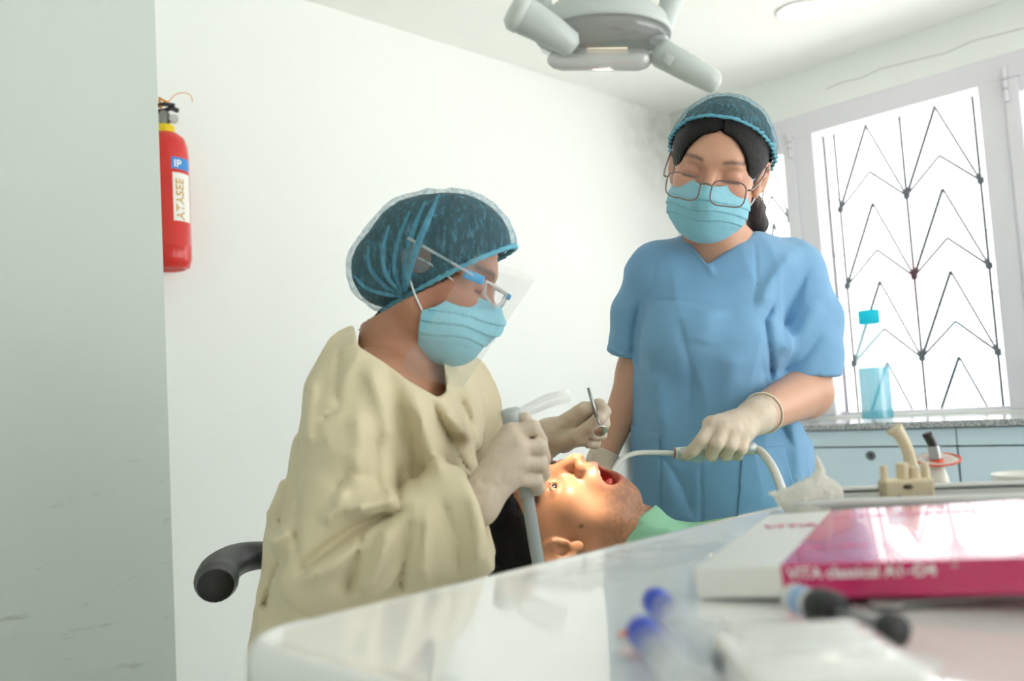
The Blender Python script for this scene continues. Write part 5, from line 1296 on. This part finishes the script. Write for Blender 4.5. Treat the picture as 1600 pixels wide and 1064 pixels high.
put('shield_edge', tube([sd + 0.0255 * (math.cos(t) * unit(sdx) + 0.62 * math.sin(t) * unit(np.cross(sdn, sdx))) for t in np.linspace(0, 2 * np.pi, 40, endpoint=False)], 0.0012, 6, closed=True), MATS['orange red'], r)
# small white bowl
bw = np.array([0.560, 1.000, TZ + 0.001])
bowl = put('bowl', lathe([(0.0, 0.003), (0.016, 0.0), (0.018, 0.0), (0.030, 0.008), (0.036, 0.020), (0.037, 0.026), (0.0355, 0.0265), (0.034, 0.021), (0.028, 0.010), (0.016, 0.004), (0.0, 0.0045)], bw, Z, 40), mat('white ceramic', (240, 240, 236), 0.2), None, bw); tag(bowl, 'small white mixing bowl at the right edge behind the steel tray', 'bowl')
# black composite syringe, leaning across the front of the box
sA, sB = on_table(1228, 930, 0.012), on_table(1398, 985, 0.012); sd_ = unit(sB - sA); sL = np.linalg.norm(sB - sA)
r = thing('composite_syringe', 'short syringe with white label and black plunger in front of the pink box', 'syringe', (sA + sB) / 2 - Z * 0.011)
put('nozzle', lathe([(0.0022, 0), (0.004, 0.006), (0.0045, 0.009)], sA, sd_, 16), BLACKP, r)
put('barrel', lathe([(0.0075, 0.006), (0.0082, 0.008), (0.0082, 0.030), (0.0075, 0.031)], sA, sd_, 24), mat('label paper', (222, 224, 222), 0.5), r, sharp=40)
put('label_band', lathe([(0.0084, 0.014), (0.0084, 0.024)], sA, sd_, 24), mat('label pale blue', (150, 180, 220), 0.5), r)
put('grip', lathe([(0.0095, 0.030), (0.0105, 0.032), (0.0105, 0.046), (0.009, 0.049)], sA, sd_, 24), BLACKP, r, sharp=40)
put('plunger_rod', lathe([(0.003, 0.047), (0.003, sL - 0.005)], sA, sd_, 12), mat('grey rod', (120, 124, 126), 0.4), r)
put('plunger_knob', lathe([(0.006, sL - 0.007), (0.0085, sL - 0.005), (0.0085, sL + 0.002), (0.006, sL + 0.003)], sA, sd_, 20), BLACKP, r, sharp=40)
# round-headed spatula
s0, s1 = on_table(1385, 944, 0.003), on_table(1640, 930, 0.003); dS = unit(s1 - s0); nS = np.cross(Z, dS)
ol = [s0 - nS * 0.010 * math.sin(t) - dS * 0.010 * math.cos(t) for t in np.linspace(-2.7, 2.7, 24)] + [s0 + dS * 0.016 - nS * 0.0035, s1 - nS * 0.003, s1 + nS * 0.003, s0 + dS * 0.016 + nS * 0.0035]
sp_ = put('spatula', prism(ol, Z * 0.0016), mat('grey spatula', (176, 178, 174), 0.35, 0.3), None, s0, smooth=False); tag(sp_, 'grey round-headed spatula lying along the front of the pink box', 'spatula')
# blue-capped clear syringes and white case in the near foreground
CLP = sheet_mat('clear syringe plastic', (240, 246, 250), 0.72, gloss=0.12, rough=0.12); BLU = mat('royal blue plastic', (38, 78, 214), 0.35, translucent=0.2)
def capped(p0, p1, label):
    d = unit(p1 - p0); L = np.linalg.norm(p1 - p0)
    r = thing('capped_syringe', label, 'syringe', (p0 + p1) / 2 - Z * 0.009, 'clear syringes with blue caps')
    put('cap', lathe([(0.0, -0.001), (0.007, 0), (0.0085, 0.002), (0.0085, 0.016), (0.0065, 0.019)], p0, d, 20), BLU, r, sharp=40)
    put('barrel', lathe([(0.0065, 0.018), (0.0078, 0.020), (0.0078, L - 0.01), (0.012, L - 0.009), (0.012, L - 0.006), (0.004, L - 0.005)], p0, d, 24), CLP, r, sharp=40)
    put('plunger', lathe([(0.0060, 0.035), (0.0060, 0.042), (0.002, 0.043), (0.002, L), (0.009, L), (0.009, L + 0.002)], p0, d, 16), CLP, r, sharp=40)
    return r
capped(on_table(1022, 938, 0.011), on_table(1120, 1010, 0.011) , 'clear syringe whose blue cap stands nearest the pink box')
capped(on_table(1002, 985, 0.011), on_table(1075, 1085, 0.011), 'clear syringe with blue cap lying nearest the viewer')
t0 = on_table(966, 992, 0.004); tt = put('orange_tip', tube([t0, t0 + CR * 0.012 + Z * 0.003], [0.0012, 0.0032], 10), mat('orange clear plastic', (240, 150, 110), 0.3, translucent=0.4), None, t0); tag(tt, 'tiny orange plastic tip beside the blue syringe caps', 'tip')
# crumpled clear film lying on the left of the table
fc = on_table(985, 880); nx_, ny_ = 26, 18; fV = []; fF = []
for i in range(ny_):
    for k in range(nx_):
        u_, v_ = (k / (nx_ - 1) - 0.5), (i / (ny_ - 1) - 0.5); q_ = fc + unit((0.72, 0.69, 0)) * u_ * 0.20 + unit((0.69, -0.72, 0)) * v_ * 0.085
        h_ = 0.004 + 0.0045 * noise.noise(Vector((u_ * 5, v_ * 9, 1.3))) + 0.003 * noise.noise(Vector((u_ * 13, v_ * 5, 4.0)))
        fV.append(q_ + Z * max(0.0008, h_ * (1 - (2 * abs(v_)) ** 4)))
for i in range(ny_ - 1):
    for k in range(nx_ - 1): fF.append([i * nx_ + k, i * nx_ + k + 1, (i + 1) * nx_ + k + 1, (i + 1) * nx_ + k])
o = put('plastic_film', (fV, fF), sheet_mat('clear film', (245, 248, 250), 0.86, gloss=0.14, rough=0.06), None, fc); tag(o, 'crumpled clear plastic film with glints along the far table edge', 'plastic film')
cxx = unit((1, -0.03, 0)); cyy = np.cross(Z, cxx); chf = 0.0365
cse = np.array([0.121, 0.396, TZ])
r = thing('plastic_case', 'white plastic case with a ribbed lid at the bottom edge of the picture', 'case', cse + Z * 0.0012)
put('case_body', slab(cse + Z * 0.0015, cxx, cyy, chf, 0.045, 0.010, [(0.003, 0), (0, 0.003), (0, 0.014), (0.001, 0.015)]), WHITEP, r)
put('lid', slab(cse + Z * 0.0165, cxx, cyy, chf, 0.045, 0.010, [(0.001, 0), (0, 0.001), (0, 0.005), (0.004, 0.008)]), WHITEP, r)
for k in range(3): put('lid_rib', obox(cse + Z * 0.0250 + cyy * (0.03 - 0.02 * k), [cxx, cyy, Z], (chf * 0.8, 0.003, 0.0012), 0.001, 2), WHITEP, r)
put('clasp', obox(cse - cxx * chf * 0.98 + cyy * 0.02 + Z * 0.014, [cxx, cyy, Z], (0.003, 0.006, 0.005), 0.001, 1), mat('dark clasp', (110, 116, 120), 0.4), r)

# ================================================================ INSTRUMENTS IN HANDS
# mouth mirror
mm = P(930, 640, 1.372)
r = thing('mouth_mirror', 'small steel dental mirror held up in the far gloved hand of the seated person', 'dental mirror', mm)
put('handle', tube(PP((919, 606, 1.37), (926, 630, 1.370), (932, 650, 1.366)), [0.0022, 0.0030, 0.0030], 12), STEEL, r)
put('neck', tube(PP((932, 650, 1.366), (935, 658, 1.362), (938, 664, 1.360)), [0.0026, 0.0016, 0.0014], 10), STEEL, r)
mn = cdir(0.25, -0.55, 0.8)
hd_ = put('mirror_head', lathe([(0.0, -0.0015), (0.0095, -0.0012), (0.0105, 0.0), (0.0105, 0.0014), (0.0092, 0.0016)], P(938, 673, 1.358), mn, 28), CHROME, r)
put('mirror_glass', lathe([(0.0092, 0.0015), (0.0, 0.0016)], P(938, 673, 1.358), mn, 28), mat('mirror', (230, 235, 238), 0.02, 1.0), hd_)
# suction handpiece with tube to the mouth and hose back to the table
TUBE = mat('milky tube', (222, 226, 220), 0.3, translucent=0.25); HOSE = mat('grey white hose', (212, 214, 208), 0.4)
r = thing('saliva_ejector', 'white suction handpiece with bent tube in the mouth of the patient, held by standing person', 'suction handpiece', P(1110, 707, 1.42))
put('handpiece', tube(PP((1054, 708, 1.418), (1075, 707, 1.420), (1120, 704, 1.424), (1172, 700, 1.428)), [0.0085, 0.0095, 0.0095, 0.0085], 16), mat('white handpiece', (232, 234, 228), 0.35), r)
put('inner_ring', lathe([(0.0087, 0), (0.0087, 0.002), (0.006, 0.0025)], P(1055, 708, 1.418), cdir(-1, 0.03, 0), 20), mat('brown ring', (150, 120, 104), 0.5), r)
put('plastic_wrap', surface(lambda p: chain(p, PP((1068, 711, 1.414), (1100, 712, 1.418)), [0.010, 0.011]) + 0.003 * snoise(p, 110), *bounds(*PP((1060, 720, 1.4), (1110, 700, 1.44)), pad=0.02), 0.002), sheet_mat('green film', (200, 228, 218), 0.55, gloss=0.12, rough=0.2), r)
tb = put('suction_tube', tube(PP((1056, 708, 1.418), (1020, 707, 1.412), (990, 709, 1.402), (970, 719, 1.388), (958, 736, 1.370), (953, 752, 1.352)), [0.0042, 0.0042, 0.0042, 0.0042, 0.0040, 0.0038], 12, smooth=6), TUBE, r)
put('tube_tip', lathe([(0.0040, -0.005), (0.0050, -0.003), (0.0052, 0.003), (0.0035, 0.005), (0, 0.005)], P(952, 753, 1.350), cdir(-0.35, -0.9, 0.2), 14), mat('blue tip', (45, 88, 190), 0.35), tb)
put('valve', tube(PP((1163, 701, 1.424), (1178, 701, 1.428)), 0.0105, 14), CLRF, r)
put('hose', tube(PP((1172, 700, 1.428), (1188, 705, 1.42), (1205, 726, 1.38), (1219, 758, 1.32), (1228, 790, 1.26), (1236, 830, 1.20), (1240, 930, 1.16)), 0.0068, 14, smooth=6), HOSE, r)
# handpiece in the near hand, clear tube going down and a clear curved nozzle
r = thing('spray_handpiece', 'grey handpiece with clear hose in the near gloved hand, above the patient', 'handpiece', P(812, 700, 1.158))
GT = mat('grey translucent tube', (190, 200, 204), 0.25, translucent=0.35)
put('body', tube(PP((796, 640, 1.152), (802, 665, 1.154), (812, 705, 1.150), (819, 745, 1.152), (824, 775, 1.156)), [0.0125, 0.0130, 0.0095, 0.0095, 0.0105], 16, smooth=4), GREYP, r)
put('nozzle', tube(PP((800, 652, 1.154), (826, 640, 1.165), (858, 626, 1.18), (888, 619, 1.19)), [0.0055, 0.0080, 0.0095, 0.0085], 14, smooth=5), sheet_mat('clear nozzle', (215, 222, 224), 0.72, gloss=0.06, rough=0.2), r)
put('hose', tube(PP((822, 765, 1.156), (828, 800, 1.160), (836, 850, 1.165), (843, 890, 1.165), (852, 950, 1.16), (858, 1050, 1.15)), 0.0085, 14, smooth=5), GT, r)

# ================================================================ OPERATING LAMP
lc = P(942, 56, 1.13)
lamp = thing('operating_lamp', 'grey dental operating lamp with oval mirror and two handles overhead', 'dental lamp', lc)
LG = mat('lamp grey', (196, 204, 202), 0.35, coat=0.2)
ln = unit(unit(P(930, 745, 1.30) - lc) + 0.42 * cdir(0, 0, 1)); lx = cdir(1, -0.22, 0.05); lx = unit(lx - (lx @ ln) * ln)
put('housing', lathe([(0.0, -0.052), (0.030, -0.050), (0.060, -0.040), (0.080, -0.022), (0.086, -0.004), (0.086, 0.002), (0.083, 0.002)], lc, ln, 48, ref=lx, scale=(1.0, 0.72)), LG, lamp)
put('mirror_dish', lathe([(0.0, -0.038), (0.030, -0.036), (0.058, -0.027), (0.074, -0.014), (0.083, 0.002)], lc, ln, 48, ref=lx, scale=(1.0, 0.72)), mat('lamp mirror', (232, 236, 238), 0.06, 1.0), lamp)
put('cover', lathe([(0.084, 0.002), (0.080, 0.012), (0.062, 0.024), (0.034, 0.031), (0.0, 0.033)], lc, ln, 48, ref=lx, scale=(1.0, 0.72)), sheet_mat('lamp cover', (245, 248, 248), 0.80, gloss=0.10, rough=0.04), lamp)
bt = put('bulb_tube', tube([lc + ln * 0.028 - lx * 0.070, lc + ln * 0.029 - lx * 0.068, lc + ln * 0.030 - lx * 0.062, lc + ln * 0.031 - lx * 0.052, lc + ln * 0.033 + lx * 0.044, lc + ln * 0.032 + lx * 0.053, lc + ln * 0.031 + lx * 0.059, lc + ln * 0.030 + lx * 0.061], [0.002, 0.007, 0.0115, 0.0135, 0.0135, 0.0115, 0.007, 0.002], 18), sheet_mat('bulb shield', (226, 230, 230), 0.40, gloss=0.25, rough=0.1), lamp)
put('bulb', tube([lc + ln * 0.020 - lx * 0.02, lc + ln * 0.020 + lx * 0.03], 0.004, 10), mat('bulb', (255, 236, 200), 0.3, emit=((255, 236, 206), 0.8)), bt)
put('handle', tube(PP((808, 18, 1.07), (822, 26, 1.072), (860, 48, 1.078), (892, 70, 1.084), (899, 76, 1.085)), [0.0215, 0.0222, 0.0192, 0.0158, 0.008], 22), LG, lamp)
put('handle_cap', tube(PP((798, 12, 1.068), (806, 17, 1.07), (818, 24, 1.072)), [0.017, 0.0238, 0.0238], 22), mat('lamp cap grey', (208, 214, 212), 0.35), lamp)
hn = put('handle', tube(PP((1022, 76, 1.125), (1034, 84, 1.125), (1075, 106, 1.12), (1108, 124, 1.12), (1119, 131, 1.12), (1124, 134, 1.12)), [0.013, 0.0180, 0.0168, 0.0148, 0.0128, 0.005], 22), LG, lamp)
put('handle_switch', obox(P(1043, 93, 1.102), [cdir(0.87, -0.48, 0), cdir(0.48, 0.87, 0), cdir(0, 0, 1)], (0.0065, 0.0065, 0.0012), 0.001, 1), mat('switch grey', (180, 186, 184), 0.4), hn)
put('yoke', tube(PP((862, 40, 1.135), (846, 10, 1.14), (838, -40, 1.145), (850, -110, 1.15)), [0.013, 0.015, 0.0155, 0.0155], 16, smooth=5), LG, lamp)
put('yoke', tube(PP((1028, 66, 1.135), (1040, 30, 1.14), (1052, -20, 1.145), (1046, -110, 1.15)), [0.011, 0.014, 0.0155, 0.0155], 16, smooth=5), LG, lamp)
pv = P(948, -118, 1.15)
put('yoke_bar', tube(PP((838, -108, 1.15), (948, -120, 1.15), (1058, -108, 1.15)), 0.018, 16, smooth=3), LG, lamp)
put('ceiling_pole', tube([pv, pv * np.array([1, 1, 0]) + Z * CEIL], 0.022, 20), LG, lamp, sharp=40)
sl = bpy.data.lights.new('lamp_beam', 'SPOT'); so_ = bpy.data.objects.new('lamp_beam', sl); COL.objects.link(so_); so_.parent = lamp
lp_ = lc + ln * 0.036; tgt = P(903, 768, 1.25); so_.location = Vector((lp_ - lc).tolist())
so_.rotation_euler = Vector((tgt - lp_).tolist()).to_track_quat('-Z', 'Y').to_euler()
sl.energy = 85; sl.color = (1.0, 0.90, 0.74); sl.spot_size = math.radians(11.5); sl.spot_blend = 0.55; sl.shadow_soft_size = 0.02
